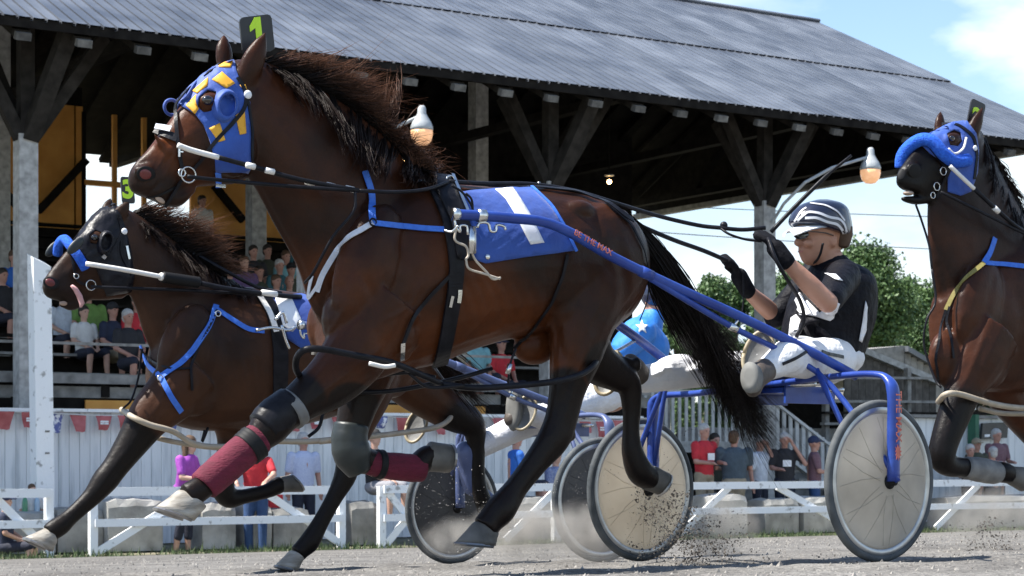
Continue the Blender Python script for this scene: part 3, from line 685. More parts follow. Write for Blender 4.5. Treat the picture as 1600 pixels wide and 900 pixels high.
    def patch(h, poly, m, name, off=.006, thick=.004, step=6, parent=None, holes=(), mirror=False, wav=0, label=None):
        "cloth that lies on the body: a triangulated outline dropped onto the surface and given thickness"
        def ins(p, Q):
            c = False; n = len(Q)
            for i in range(n):
                a, b = Q[i], Q[i-1]
                if (a[1] > p[1]) != (b[1] > p[1]) and p[0] < (b[0]-a[0])*(p[1]-a[1])/(b[1]-a[1])+a[0]: c = not c
            return c
        V = []; E = []
        for Q in [poly]+list(holes):
            P = []
            for i in range(len(Q)):
                a, b = Q[i-1], Q[i]; L_ = max(1, int(math.hypot(a[0]-b[0], a[1]-b[1])/step))
                P += [(a[0]+(b[0]-a[0])*k/L_, a[1]+(b[1]-a[1])*k/L_) for k in range(L_)]
            o = len(V); V += P; E += [(o+i, o+(i+1) % len(P)) for i in range(len(P))]
        xs = [p[0] for p in poly]; ys = [p[1] for p in poly]; yy = min(ys)+step/2
        while yy < max(ys):
            xx = min(xs)+step/2
            while xx < max(xs):
                if ins((xx, yy), poly) and not any(ins((xx, yy), q) for q in holes) and min(math.hypot(v[0]-xx, v[1]-yy) for v in V[:400]) > step*.55: V.append((xx, yy))
                xx += step
            yy += step
        r = delaunay_2d_cdt([Vector(v) for v in V], E, [], 0, 1e-4)
        P2 = r[0]; Fc = [f for f in r[2] if (lambda c: ins(c, poly) and not any(ins(c, q) for q in holes))((sum(P2[i].x for i in f)/len(f), sum(P2[i].y for i in f)/len(f)))]
        H = [h.hit(p.x, p.y) for p in P2]; ok = [q for q in H if q]
        if not ok: return None
        for i, q in enumerate(H):
            if q is None:
                j = min((k for k in range(len(H)) if H[k]), key=lambda k: (P2[k]-P2[i]).length); Y = H[j][0].y; p = P2[i]
                H[i] = (Vector(((p.x-800)/F*Y, Y, CH+(HY-p.y)/F*Y)), H[j][1])
        top = [q[0]+q[1]*(off+thick+wav*sin(P2[i].x*.25)*sin(P2[i].y*.31+1)) for i, q in enumerate(H)]; bot = [q[0]+q[1]*(off-.002) for q in H]
        g = G(); n = len(top); ed = {}
        for f in Fc:
            for a, b in zip(f, list(f[1:])+[f[0]]): ed[(a, b)] = 1
        fc = [tuple(f) for f in Fc]+[tuple(n+i for i in reversed(f)) for f in Fc]+[(b, a, n+a, n+b) for a, b in ed if (b, a) not in ed]
        g.add(top+bot, fc)
        if mirror:
            s0 = h.s0; gm = G(); gm.add([p+N*2*(s0-p.dot(N)) for p in top+bot], [tuple(reversed(f)) for f in fc]); part(name, gm, m, parent or h.root, True, label)
        return part(name, g, m, parent or h.root, True, label)
    def strap(h, pts, w, m, name='strap', off=.004, th=.005, parent=None, default=None, step=5, label=None):
        "flat strap of width w px following the body surface"
        P = []
        for a, b in zip(pts, pts[1:]):
            L_ = max(1, int(math.hypot(a[0]-b[0], a[1]-b[1])/step)); P += [(a[0]+(b[0]-a[0])*k/L_, a[1]+(b[1]-a[1])*k/L_) for k in range(L_)]
        P.append(pts[-1]); H = [h.hit(x, y) for x, y in P]; idx = [i for i, q in enumerate(H) if q]
        for i, q in enumerate(H):
            if q is None:
                if default is not None or not idx: p = pl(P[i][0], P[i][1], default if default is not None else h.s0-.1); H[i] = (p, -N)
                else:
                    j = min(idx, key=lambda k: abs(k-i)); Y = H[j][0].y; H[i] = (Vector(((P[i][0]-800)/F*Y, Y, CH+(HY-P[i][1])/F*Y)), H[j][1])
        C = [q[0]+q[1]*(off+th/2) for q in H]; Nn = [q[1] for q in H]
        for _ in range(3):
            C = [C[0]]+[(C[i-1]+C[i]*2+C[i+1])/4 for i in range(1, len(C)-1)]+[C[-1]]; Nn = [Nn[0]]+[((Nn[i-1]+Nn[i]*2+Nn[i+1])/4).normalized() for i in range(1, len(Nn)-1)]+[Nn[-1]]
        g = G(); R = []
        for i, c in enumerate(C):
            d = (C[min(i+1, len(C)-1)]-C[max(i-1, 0)]).normalized(); q = Nn[i].cross(d).normalized()*(w/2*c.y/F); e = Nn[i]*th/2
            R.append([c+q+e, c-q+e, c-q-e, c+q-e])
        g.rings(R); return part(name, g, m, parent or h.root, False, label)
    def tube(h, pts, r, m, name, off=None, parent=None, nper=5, n=7, label=None):
        "round cord through traced points (x, y, plane)"
        P = [pl(*p) for p in pts]; P = [Vector(q) for q in catmull([tuple(p) for p in P], nper)] if len(P) > 2 else P
        g = G(); g.tube(P, r, n); return part(name, g, m, parent or h.root, True, label)
    def hoof(h, cor_f, cor_b, toe, heel, off, m=HOOFM, wc=.042, ws=.058, shoe=True):
        s = h.s0+off; cf, cb, to, he = pl(*cor_f, s), pl(*cor_b, s), pl(*toe, s), pl(*heel, s); g = G(); R = []; n = 18
        for f in (-.06, 0, .12, .4, .75, 1):
            a = cf+(to-cf)*f; b = cb+(he-cb)*f; c = (a+b)/2; u = (a-b)/2; w = wc+(ws-wc)*f
            if f < 0: u *= .8; w *= .8
            if f == .12: u *= 1.03; w *= 1.03
            R.append([c+u*cos(2*pi*j/n)+N*w*sin(2*pi*j/n)*(1-.12*cos(2*pi*j/n)) for j in range(n)])
        g.rings(R); o = part('hoof', g, m, h.root, True)
        if shoe:
            g = G(); a, b = to, he; c = (a+b)/2; u = (a-b)/2; ax = ((to+he)/2-(cf+cb)/2).normalized(); P = []
            for j in range(-6, 7):
                th = j*.21*pi/2/1.02*1.25; P.append(c+u*cos(th)*.95+N*ws*sin(th)*.95+ax*.004)
            g.tube(P, .008, 5); part('shoe', g, SHOE, o)
        return o
    def wrap(h, rows, m, name='leg_wrap', rings_=6, label=None, puff=1.0):
        R = limb(rows, h.s0, 5, 16); g = G(); out = []
        for i, r in enumerate(R):
            c = sum(r, Vector())/len(r); k = puff*(1+.012*sin(i*1.9)); out.append([c+(p-c)*k for p in r])
        g.rings(out); return part(name, g, m, h.root, True, label)
    def hair(h, roots, tips, n, name, r0=.005, curl=.03, seed=1, sun_tip=.6, spread=.05, sag=.0, seg=7, bends=None):
        """strands from points along roots [(x,y,off)] to points along tips [(x,y,off)] at the same parameter"""
        rs = np.random.RandomState(seed); V = []; Fc = []; TP = []
        A = [np.array(pl(x, y, h.s0+o)) for x, y, o in roots]; B = [np.array(pl(x, y, h.s0+o)) for x, y, o in tips]
        M = [np.array(pl(x, y, h.s0+o)) for x, y, o in bends] if bends else None
        def at(P, u):
            u = max(0, min(.9999, u))*(len(P)-1); i = int(u); return P[i]+(P[i+1]-P[i])*(u-i)
        for k in range(n):
            if k % 13 == 0: cu_ = rs.rand(); ce_ = at(B, cu_+rs.normal(0, .03))+rs.normal(0, spread, 3); cl_ = rs.uniform(.7, 1.15); cw_ = rs.normal(0, 1, 3)
            u = cu_+rs.normal(0, .012); a = at(A, u)+rs.normal(0, .006, 3); ln = rs.uniform(.55, 1.08) if rs.rand() < .85 else rs.uniform(1.0, 1.35)
            u2 = u+rs.normal(0, .03); e = (ce_+rs.normal(0, spread*.22, 3) if rs.rand() < .82 else at(B, u2)+rs.normal(0, spread, 3)); e = a+(e-a)*(ln*.4+cl_*.6)
            mid = (at(M, u2)+rs.normal(0, spread*.6, 3) if bends else (a+e)/2); ph = rs.rand()*6; cu = curl*rs.uniform(.3, 1.2); rr = r0*rs.uniform(.5, 1.3); wv = cw_*.8+rs.normal(0, .35, 3)
            o = len(V)
            for i in range(seg+1):
                f = i/seg; p = a*(1-f)**2+2*mid*f*(1-f)+e*f*f if bends else a+(e-a)*f
                p = p+wv*cu*sin(f*pi*1.3)*f*.6+np.array([0, 0, -sag*f*f]); q = rr*(1-f*.93)
                V += [p+np.array([q, 0, 0]), p+np.array([-q*.5, q*.86, 0]), p+np.array([-q*.5, -q*.5, q*.7])]
                TP += [sun_tip*max(0, f-.25)*rs.uniform(.6, 1.3)]*3
            for i in range(seg):
                for j in range(3): Fc.append((o+i*3+j, o+i*3+(j+1) % 3, o+i*3+3+(j+1) % 3, o+i*3+3+j))
        me = bpy.data.meshes.new(name); me.from_pydata([tuple(v) for v in V], [], Fc); me.update(); fattr(me, 'tip', np.clip(TP, 0, 1))
        shift_mesh(me, origin_of(h.root)); return link(name, me, HAIR, h.root, True)
def text_mesh(txt, size, ext=.002, bold=0):
    cu = bpy.data.curves.new('t', 'FONT'); cu.body = txt; cu.size = size; cu.extrude = ext; cu.align_x = 'CENTER'; cu.align_y = 'CENTER'; cu.offset = bold
    o = bpy.data.objects.new('t', cu); COL.objects.link(o); me = bpy.data.meshes.new_from_object(o.evaluated_get(bpy.context.evaluated_depsgraph_get())); bpy.data.objects.remove(o); return me
def place_text(txt, size, c, right, up, m, parent, name='lettering', bold=0, ext=.002):
    me = text_mesh(txt, size, ext, bold); r = right.normalized(); u = (up-r*up.dot(r)).normalized(); w = r.cross(u); o_ = origin_of(parent)
    for v in me.vertices: v.co = c+r*v.co.x+u*v.co.y+w*v.co.z-o_
    me.materials.clear(); return link(name, me, m, parent)
def plate(h, corners, txt, off, label=None, size=.13, dx=0):
    a, b, c, d = [pl(x, y, h.s0+off) for x, y in corners]; g = G(); nn = (b-a).cross(d-a).normalized(); nn = nn if nn.y < 0 else -nn
    R = []
    for k in (-1, 1):
        P = []
        for p, q, r_ in ((a, b, d), (b, c, a), (c, d, b), (d, a, c)):
            e1 = (q-p)*.12; e2 = (r_-p)*.12; P += [p+e2, p+e1*.3+e2*.3, p+e1]
        R.append([p+nn*.005*k for p in P])
    g.rings(R); o = part('number_plate', g, PLATE, h.root, False, label)
    if txt == '1':
        e, w = (b-a), (a-d); k = (a+b+c+d)/4+nn*.006; Q = [(-.02, .46), (.16, .46), (.16, -.46), (-.03, -.46), (-.03, .17), (-.2, .08), (-.2, .24)]; Q = [(x-.02-.1*0, y) for x, y in Q]
        V = [k+e*x+w*y for x, y in Q]; g = G(); V += [p+nn*.002 for p in V]; n_ = 7; g.add(V, [tuple(range(7)), tuple(range(13, 6, -1))]+[(i, 7+i, 7+(i+1) % 7, (i+1) % 7) for i in range(7)]); part('numeral', g, LIME, o); return o
    place_text(txt, size, (a+b+c+d)/4+nn*.0065+(b-a)*dx, b-a, a-d, LIME, o, 'numeral', .006); return o
# ================================================================ leading horse, number 1
S1 = 7.17
h1 = H = Horse('horse', 'bay horse in front wearing the blue and yellow checked hood, number 1', S1, .0085, BAY, 720)
# trunk
H.loft([(503, 452, 503, 545, .07), (520, 395, 520, 585, .15), (560, 325, 562, 600, .205), (620, 288, 625, 582, .235), (670, 279, 680, 570, .25), (720, 288, 735, 548, .27), (780, 293, 790, 532, .285),
        (840, 292, 850, 522, .28), (890, 298, 895, 520, .265), (935, 312, 932, 530, .25), (970, 334, 960, 512, .20), (993, 360, 982, 488, .13), (1006, 395, 1000, 455, .06)], nper=3, n=26)
# neck and head
H.loft([(640, 268, 545, 545, .13), (612, 225, 492, 490, .125), (552, 172, 466, 418, .11), (485, 128, 430, 352, .095), (425, 100, 398, 292, .085), (398, 92, 372, 262, .085)], nper=4)
H.loft([(405, 98, 404, 240, .06), (372, 92, 392, 272, .085), (338, 106, 372, 286, .098), (306, 135, 342, 290, .098), (277, 172, 315, 292, .078), (252, 205, 294, 296, .062), (229, 235, 282, 306, .052), (211, 254, 270, 316, .052), (202, 270, 254, 318, .050), (201, 288, 240, 313, .040), (207, 300, 226, 308, .022)], nper=4)
H.loft([(300, 290, 304, 300, .03), (280, 296, 288, 318, .038), (262, 300, 276, 324, .036), (246, 306, 262, 323, .028), (240, 312, 250, 320, .012)], nper=3)   # lower lip and chin
H.bump(330, 160, -.075, 20, 15, .035); H.bump(330, 160, .075, 20, 15, .035)     # eye ridges
H.bump(362, 235, -.075, 38, 42, .04); H.bump(362, 235, .075, 38, 42, .04)     # cheeks
H.bump(226, 268, -.042, 16, 12, .020); H.bump(226, 268, .042, 16, 12, .020)     # nostril rims
H.bump(262, 240, -.040, 34, 6, .015, -.9)
H.ear((386, 118), (415, 50), 20, -.06, -.02); H.ear((350, 95), (350, 52), 15, .07, .02)
# shoulders, haunch, sheath
H.bump(575, 420, -.165, 48, 110, .085, -.35); H.bump(600, 520, -.155, 55, 55, .085); H.bump(545, 500, -.12, 40, 55, .09)
H.bump(575, 420, .165, 48, 110, .085, -.35); H.bump(600, 520, .155, 55, 55, .085); H.bump(520, 510, .10, 38, 55, .09)
for sd in (-1, 1):
    H.bump(945, 400, .16*sd, 68, 85, .12, .3); H.bump(905, 480, .15*sd, 55, 75, .10, .25); H.bump(966, 435, .12*sd, 32, 62, .09, .1); H.bump(905, 330, .19*sd, 26, 18, .05)
H.bump(838, 540, 0, 36, 30, .07, .25)
# legs: near fore reaching forward, far fore folded, near hind driven under, far hind trailing
H.leg([(600, 470, -.13, 70, .75), (560, 545, -.14, 56, .8), (520, 592, -.15, 46, .8), (478, 622, -.155, 35, .85), (446, 646, -.16, 29, .9), (420, 668, -.16, 31, .9), (396, 692, -.16, 23, .9), (352, 730, -.16, 18, .85), (326, 754, -.16, 19, .9), (306, 768, -.16, 21, .9), (290, 776, -.16, 20, .9)])
H.leg([(590, 500, .12, 60, .75), (575, 580, .13, 44, .8), (560, 630, .13, 33, .85), (550, 672, .13, 27, .9), (549, 700, .13, 28, .95), (562, 716, .13, 25, .9), (590, 724, .13, 18, .85), (630, 731, .13, 16, .85), (652, 728, .13, 20, .9), (664, 716, .13, 19, .9), (674, 711, .13, 18, .9)])
H.leg([(938, 420, -.13, 82, .6), (912, 500, -.15, 58, .75), (898, 560, -.16, 43, .8), (886, 610, -.16, 31, .8), (878, 650, -.16, 28, .75), (866, 684, -.16, 28, .75), (838, 722, -.16, 22, .8), (806, 764, -.16, 20, .85), (783, 795, -.16, 25, .9), (768, 812, -.16, 22, .9), (757, 826, -.16, 22, .9)])
H.bump(886, 680, -.16, 14, 12, .03)
H.leg([(925, 430, .13, 65, .6), (908, 505, .14, 52, .75), (926, 558, .15, 40, .8), (960, 584, .15, 28, .75), (982, 600, .15, 22, .75), (987, 636, .15, 17, .75), (986, 672, .15, 14.5, .85), (988, 705, .15, 18, .9), (999, 735, .15, 22, .9), (1013, 746, .15, 20, .9), (1022, 748, .15, 18, .9)])
H.bump(994, 570, .15, 8, 13, .022); H.bump(975, 572, .15, 24, 16, .025, -.1)
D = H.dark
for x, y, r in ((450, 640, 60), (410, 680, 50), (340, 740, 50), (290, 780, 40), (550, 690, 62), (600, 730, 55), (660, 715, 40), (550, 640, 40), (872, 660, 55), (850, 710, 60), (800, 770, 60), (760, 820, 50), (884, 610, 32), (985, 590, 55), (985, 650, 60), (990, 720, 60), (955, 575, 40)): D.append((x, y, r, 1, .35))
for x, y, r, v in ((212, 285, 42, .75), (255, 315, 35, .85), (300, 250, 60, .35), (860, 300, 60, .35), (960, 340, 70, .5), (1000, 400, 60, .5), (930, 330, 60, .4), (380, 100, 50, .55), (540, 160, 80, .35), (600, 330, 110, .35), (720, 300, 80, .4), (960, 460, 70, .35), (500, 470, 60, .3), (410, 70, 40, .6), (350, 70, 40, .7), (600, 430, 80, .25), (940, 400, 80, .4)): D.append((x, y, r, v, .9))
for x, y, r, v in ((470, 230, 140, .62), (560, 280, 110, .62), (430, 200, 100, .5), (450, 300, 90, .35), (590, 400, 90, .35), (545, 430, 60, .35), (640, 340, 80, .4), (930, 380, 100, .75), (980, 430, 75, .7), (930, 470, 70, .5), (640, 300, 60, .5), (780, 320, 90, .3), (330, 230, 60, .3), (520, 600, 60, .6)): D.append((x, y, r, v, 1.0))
H.lines = [([(590, 290), (572, 350), (548, 420), (520, 475)], -.010, 14), ([(600, 330), (640, 400), (645, 450), (620, 520), (590, 560)], -.009, 12), ([(560, 420), (590, 480), (585, 540)], -.006, 9), ([(640, 560), (600, 575), (565, 590)], -.007, 6), ([(650, 548), (612, 560)], -.006, 5),
    ([(860, 430), (864, 490), (874, 545), (892, 575)], -.010, 10), ([(962, 372), (978, 440), (972, 500), (950, 540)], -.010, 11), ([(912, 400), (930, 470), (926, 530)], -.007, 12), ([(900, 330), (880, 380), (868, 430)], -.007, 14), ([(935, 325), (955, 350), (990, 380)], -.006, 10),
    ([(395, 285), (432, 355), (468, 425), (482, 480)], -.009, 11), ([(420, 140), (470, 220), (520, 290)], -.004, 16), ([(450, 200), (500, 300), (520, 360)], .004, 12),
    ([(300, 206), (276, 226), (256, 242)], .006, 6), ([(392, 180), (390, 240), (368, 276), (335, 290)], .006, 8), ([(282, 225), (268, 252), (254, 280)], .0035, 3), ([(262, 240), (250, 256), (246, 268)], .003, 2.5), ([(252, 282), (240, 296), (222, 304)], -.007, 3.5), ([(236, 250), (222, 254), (212, 262)], -.004, 4),
    ([(600, 575), (660, 556), (720, 534), (780, 514)], .005, 4), ([(720, 534), (750, 505), (770, 480)], .003, 3), ([(560, 500), (530, 540), (505, 575), (480, 610)], .0045, 3.5), ([(600, 540), (560, 570), (520, 600), (480, 632)], .004, 4), ([(540, 480), (515, 520), (500, 548)], .004, 3.5), ([(660, 440), (640, 480), (600, 500)], .003, 3),
    ([(925, 520), (908, 570), (892, 620), (884, 655)], .0045, 4), ([(898, 545), (886, 600), (872, 640)], -.005, 6), ([(886, 690), (855, 728), (815, 778)], -.005, 5), ([(858, 676), (830, 715), (795, 765)], .004, 4), ([(940, 470), (925, 500), (915, 520)], .003, 3)]
for k in range(8): H.lines.append(([(700+k*20, 425+k*2), (722+k*19, 470), (735+k*17, 520-k*3)], -.0030, 6))
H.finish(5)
def eye(h, x, y, r=.024):
    q = h.hit(x, y); g = G(); g.ell(q[0]-q[1]*.006, T*r, N*r*.8, UP*r*.8); part('eye', g, EYE, h.root, True)
    q0 = q[0]+N*2*(h.s0-q[0].dot(N)); g = G(); g.ell(q0-N*.006, T*r, N*r*.8, UP*r*.8); part('eye', g, EYE, h.root, True)
def nostril(h, x, y, rx, ry, ang=0, red=True):
    q = h.hit(x, y); u = q[0].y/F; nn = q[1]; a = nn.cross(UP).normalized(); b = a.cross(nn); A = a*cos(ang)+b*sin(ang); B_ = -a*sin(ang)+b*cos(ang)
    g = G(); g.ell(q[0]-nn*.004, A*rx*u*1.3, nn*.008, B_*ry*u*1.3, 18); o = part('nostril', g, RUBBER, h.root, True)
    if not red: return
    g = G(); g.ell(q[0]-nn*.001+A*rx*u*.15, A*rx*u*.85, nn*.009, B_*ry*u*.85, 18); part('lining', g, NOSTRIL, o, True)
nostril(H, 229, 273, 13, 10, .3); eye(H, 325, 156)
# hooves
H.hoof((280, 765), (321, 792), (242, 793), (302, 814), -.16)
H.hoof((672, 690), (662, 736), (703, 694), (699, 739), .13, HOOFD)
H.hoof((742, 815), (777, 832), (712, 848), (772, 853), -.16, HOOFD)
H.hoof((1004, 764), (1022, 728), (1028, 773), (1042, 738), .15, HOOFD)
# leg wraps and boots
H.wrap([(405, 684, -.16, 26, .95), (392, 695, -.16, 27, .95), (355, 727, -.16, 27, .95), (325, 753, -.16, 26, .95), (318, 760, -.16, 25, .95)], MAROON)
H.wrap([(572, 722, .13, 19, .95), (600, 727, .13, 21, .95), (640, 731, .13, 22, .95), (660, 733, .13, 20, .95)], MAROON)
H.wrap([(399, 690, -.16, 29.5, .95), (391, 697, -.16, 29.5, .95), (384, 703, -.16, 29, .95)], RUBBER, 'wrap_strap')
H.wrap([(588, 725, .13, 23, .95), (597, 726, .13, 23.5, .95)], RUBBER, 'wrap_strap')
H.wrap([(455, 632, -.157, 30.5, .95), (430, 652, -.16, 32.5, .95), (412, 670, -.16, 30, .95)], LEATHER, 'knee_boot')
H.wrap([(461, 634, -.157, 33, .95), (449, 644, -.158, 33, .95)], GREYLEATHER, 'boot_strap')
H.wrap([(549, 664, .128, 28, .95), (546, 688, .125, 29, .95), (551, 712, .122, 30, .95), (562, 738, .12, 19, .95)], BOOT, 'knee_boot')
# hood
hood = H.patch([(366, 96), (345, 101), (322, 116), (298, 136), (278, 158), (286, 168), (304, 178), (318, 196), (328, 222), (336, 250), (338, 268), (386, 269), (392, 258), (392, 212), (389, 160), (381, 142), (374, 122)], BLUE_CLOTH, 'hood', .005, .004, 5,
               holes=[[(313, 152), (325, 142), (337, 145), (338, 158), (331, 172), (318, 176), (310, 166)]], mirror=True)
for P in ([(332, 127), (347, 115), (366, 132), (353, 140)], [(292, 167), (308, 150), (312, 170), (305, 180)], [(366, 181), (380, 172), (383, 210), (373, 212)], [(326, 201), (342, 193), (351, 220), (341, 223)], [(303, 145), (326, 124), (325, 136), (310, 149)], [(373, 134), (382, 132), (384, 142), (379, 143)], [(340, 108), (352, 101), (364, 99), (360, 108)]):
    H.patch(P, GOLD_CLOTH, 'yellow_patch', .010, .002, 4, parent=hood, mirror=True)
def cup(h, x, y, rx, ry, ang, w=.007, depth_=.04, m=BLUE_CLOTH, par=None):
    q = h.hit(x, y); c = q[0]; u = c.y/F; A = T*cos(ang)*1.1-UP*sin(ang); B_ = T*sin(ang)*1.1+UP*cos(ang); g = G(); R = []
    for k, (f, e) in enumerate(((1.12, .004), (1.05, .02), (.95, .035), (.80, .04), (.72, .036), (.78, .028), (.9, .012))):
        R.append([c+A*rx*u*f*cos(j*pi/12)+B_*ry*u*f*sin(j*pi/12)-N*e for j in range(24)])
    g.rings(R, cap=False); return part('eye_cup', g, m, par or h.root, True)
cup(H, 350, 166, 17, 25, .25, par=hood)
g = G(); c = pl(268, 168, S1+.09); g.torus(c, T, UP, .030, .007); part('eye_cup', g, BLUE_CLOTH, hood, True)
# bridle
for P, w in ([(372, 122), (384, 150), (380, 172), (343, 215), (322, 240)], 6), ([(345, 103), (300, 138), (277, 165), (276, 200), (279, 240), (283, 262)], 6), ([(246, 205), (262, 212), (278, 218)], 13), ([(384, 150), (392, 200), (391, 262)], 4), ([(322, 240), (300, 265)], 5), ([(258, 320), (270, 300), (282, 280)], 5): H.strap(P, w, LEATHER, 'bridle_strap', .009)
H.strap([(247, 202), (268, 205)], 10, NYLONW, 'nose_pad', .016)
q = H.hit(384, 149); g = G(); g.ell(q[0]-N*.02, T*.017, N*.008, UP*.017); part('rosette', g, WHITE_CLOTH, H.root, True)
def ring(h, x, y, r, off, name='bit_ring', m=STEEL, th=.0035):
    q = h.hit(x, y, h.s0-.08); g = G(); g.torus(q[0]-N*off, T, UP, r, th); part(name, g, m, h.root, True)
ring(H, 291, 274, .030, .02); ring(H, 281, 271, .014, .02)
g = G(); p = H.hit(277, 238, S1-.06)[0]-N*.02; g.tube([p+UP*.02, p-UP*.02], .004, 5); g.tube([p+UP*.02, p+UP*.02+T*.02], .004, 5); g.tube([p, p+T*.015], .004, 5); part('bit_hook', g, STEEL, H.root)
H.strap([(342, 268), (340, 290)], 9, NYLON, 'chin_strap', .008); H.strap([(335, 290), (350, 292)], 5, STEEL, 'buckle', .012)
# head pole and lines
sn = S1-.17
H.tube([(278, 227, sn), (300, 235, sn), (341, 246, sn)], .011, ROD, 'head_pole')
H.tube([(341, 246, sn), (400, 262, sn), (470, 281, sn-.03), (560, 298, sn-.08)], .010, LEATHER, 'check_rein')
for x, y in ((385, 258), (415, 266), (478, 284), (510, 289), (540, 294)): H.tube([(x, y, sn-.02), (x+13, y+3, sn-.02)], .0125, ROD, 'rein_marker', nper=1)
H.tube([(293, 276, sn), (340, 281, sn), (440, 290, sn-.03), (560, 298, sn-.08)], .008, LEATHER, 'check_rein')
H.tube([(560, 298, sn-.08), (620, 300, sn-.08), (665, 296, S1-.22), (702, 284, S1-.14)], .008, LEATHER, 'check_rein')
H.tube([(555, 299, sn-.08), (552, 330, S1-.26), (520, 370, S1-.24), (490, 425, S1-.18), (476, 442, S1-.12)], .006, LEATHER, 'check_rein')
plate(H, [(373, 28), (423, 22), (429, 79), (379, 85)], '1', -.005, size=.20, dx=.0)
# breast collar
for P, w, m in ([(568, 268), (579, 300), (583, 350)], 11, NYLON), ([(583, 350), (615, 353), (660, 358), (694, 360)], 9, NYLON), ([(583, 350), (548, 370), (520, 400), (503, 430), (496, 455)], 9, NYLONW): H.strap(P, w, m, 'breast_collar', .008)
g = G(); q = H.hit(583, 350); g.torus(q[0]+q[1]*.016, T, UP, .014, .004); part('collar_ring', g, LEATHER, H.root, True)
H.strap([(489, 430), (483, 470), (500, 440)], 5, NYLONW, 'collar_strap', .01); 
# saddle, girth
H.strap([(672, 281), (684, 305), (700, 340), (708, 380), (712, 420), (706, 470), (695, 530), (686, 566)], 25, LEATHER, 'girth', .008, .012)
H.patch([(668, 280), (700, 283), (722, 330), (738, 372), (735, 408), (712, 405), (700, 345), (682, 308)], LEATHER, 'harness_saddle', .018, .012, 6)
H.strap([(704, 284), (716, 312), (733, 350)], 5, STEEL, 'saddle_rim', .032)
H.strap([(712, 420), (670, 462), (640, 500), (626, 540)], 6, LEATHER, 'hobble_hanger', .012); H.strap([(626, 536), (625, 560)], 8, STEEL, 'buckle', .014)
H.strap([(715, 452), (712, 472)], 7, STEEL, 'buckle', .022); H.strap([(703, 462), (699, 478)], 5, STEEL, 'buckle', .022)
for x, y in ((682, 262), (842, 284)): H.tube([(x, y+22, S1), (x, y, S1)], .006, STEEL, 'check_hook', nper=1)
H.tube([(697, 292, S1-.12), (698, 278, S1-.12), (706, 275, S1-.12), (710, 284, S1-.12), (706, 293, S1-.12)], .004, STEEL, 'terret_ring')
pad = H.patch([(716, 304), (740, 301), (832, 296), (862, 328), (884, 365), (897, 392), (820, 402), (757, 412), (738, 405), (734, 372), (724, 335)], BLUE_CLOTH, 'saddle_cloth', .010, .006, 7, wav=.0015)
H.patch([(772, 301), (800, 299), (810, 313), (827, 340), (847, 381), (826, 384), (809, 352), (800, 335), (788, 316)], WHITE_CLOTH, 'numeral', .0185, .001, 5, parent=pad)
H.strap([(830, 297), (860, 325), (882, 362), (897, 393)], 5, NYLON, 'cloth_binding', .016, parent=pad); q = H.hit(759, 402); g = G(); g.ell(q[0]+q[1]*.02, T*.012, N*.006, UP*.012); part('snap', g, STEEL, pad, True)
# back strap, crupper, hangers
H.strap([(705, 288), (780, 296), (840, 296), (900, 302), (950, 320), (986, 347)], 9, LEATHER, 'back_strap', .012)
H.strap([(945, 318), (985, 352), (1004, 390), (1012, 430), (1008, 470), (996, 500)], 4, LEATHER, 'hip_strap', .008)
H.strap([(885, 398), (878, 430), (862, 470), (832, 512), (806, 545)], 5, LEATHER, 'hobble_hanger', .008); H.tube([(806, 545, S1-.27), (797, 570, S1-.26), (794, 600, S1-.25)], .005, LEATHER, 'hobble_hanger')
H.tube([(797, 569, S1-.27), (793, 584, S1-.27)], .011, STEEL, 'buckle', nper=1)
# hobbles
hn = S1-.34
H.tube([(478, 600, S1-.05), (462, 575, S1-.22), (470, 550, hn+.02), (500, 545, hn-.02), (560, 556, hn), (610, 566, hn), (650, 582, hn+.04), (690, 600, hn+.08)], .0135, LEATHER, 'hobble', n=9)
H.tube([(690, 600, hn+.08), (740, 606, hn+.06), (800, 603, hn), (860, 597, hn-.02), (905, 586, hn), (928, 570, hn+.08), (935, 552, S1-.1)], .0135, LEATHER, 'hobble', n=9)
H.tube([(532, 612, S1+.02), (600, 612, S1+.0), (660, 603, S1), (720, 590, S1), (768, 576, S1+.02)], .010, LEATHER, 'hobble', n=8)
H.tube([(532, 606, S1+.06), (575, 590, S1-.02), (640, 582, S1-.02), (680, 590, S1-.1)], .009, LEATHER, 'hobble', n=8)
H.tube([(640, 584, hn+.04), (670, 605, hn+.06), (725, 602, hn+.05)], .007, LEATHER, 'hobble_buckle_strap')
H.tube([(577, 568, hn-.03), (600, 573, hn-.03), (617, 571, hn-.03)], .009, ROD, 'hobble_tag')
# shaft fittings and cords hanging by the saddle
H.tube([(694, 360, S1-.33), (706, 362, S1-.36), (716, 352, S1-.38)], .006, STEEL, 'collar_snap')
for P in ([(714, 352), (711, 375), (728, 385), (732, 398), (728, 405)], [(735, 385), (742, 405), (760, 425), (770, 436), (782, 434)], [(728, 405), (733, 420), (757, 428), (781, 436)], [(706, 290), (722, 300), (735, 318), (740, 332)], [(728, 302), (737, 312), (739, 330)]):
    H.tube([(x, y, S1-.37 if y > 340 else S1-.28) for x, y in P], .005, ROPE if P[0][1] > 340 else LEATHER, 'cord')
# driving lines back to the gloves
H.tube([(702, 284, S1-.14), (760, 287, S1-.1), (830, 288, S1-.08), (900, 299, S1-.1), (960, 317, S1-.1), (1030, 338, S1-.05), (1090, 352, S1-.05), (1125, 356, S1-.1), (1160, 359, S1-.15), (1196, 356, S1-.2)], .010, LEATHER, 'driving_line')
H.tube([(820, 292, S1+.05), (900, 306, S1+.08), (985, 346, S1+.1), (1050, 374, S1+.12), (1100, 392, S1+.15), (1142, 410, S1+.15)], .011, LEATHER, 'driving_line')
H.tube([(1125, 356, S1-.1), (1140, 366, S1-.15), (1165, 374, S1-.18), (1190, 377, S1-.2)], .006, LEATHER, 'driving_line')
g = G(); g.sph(pl(1131, 352, S1-.1), .018, 10); part('line_stop', g, LEATHER, H.root)
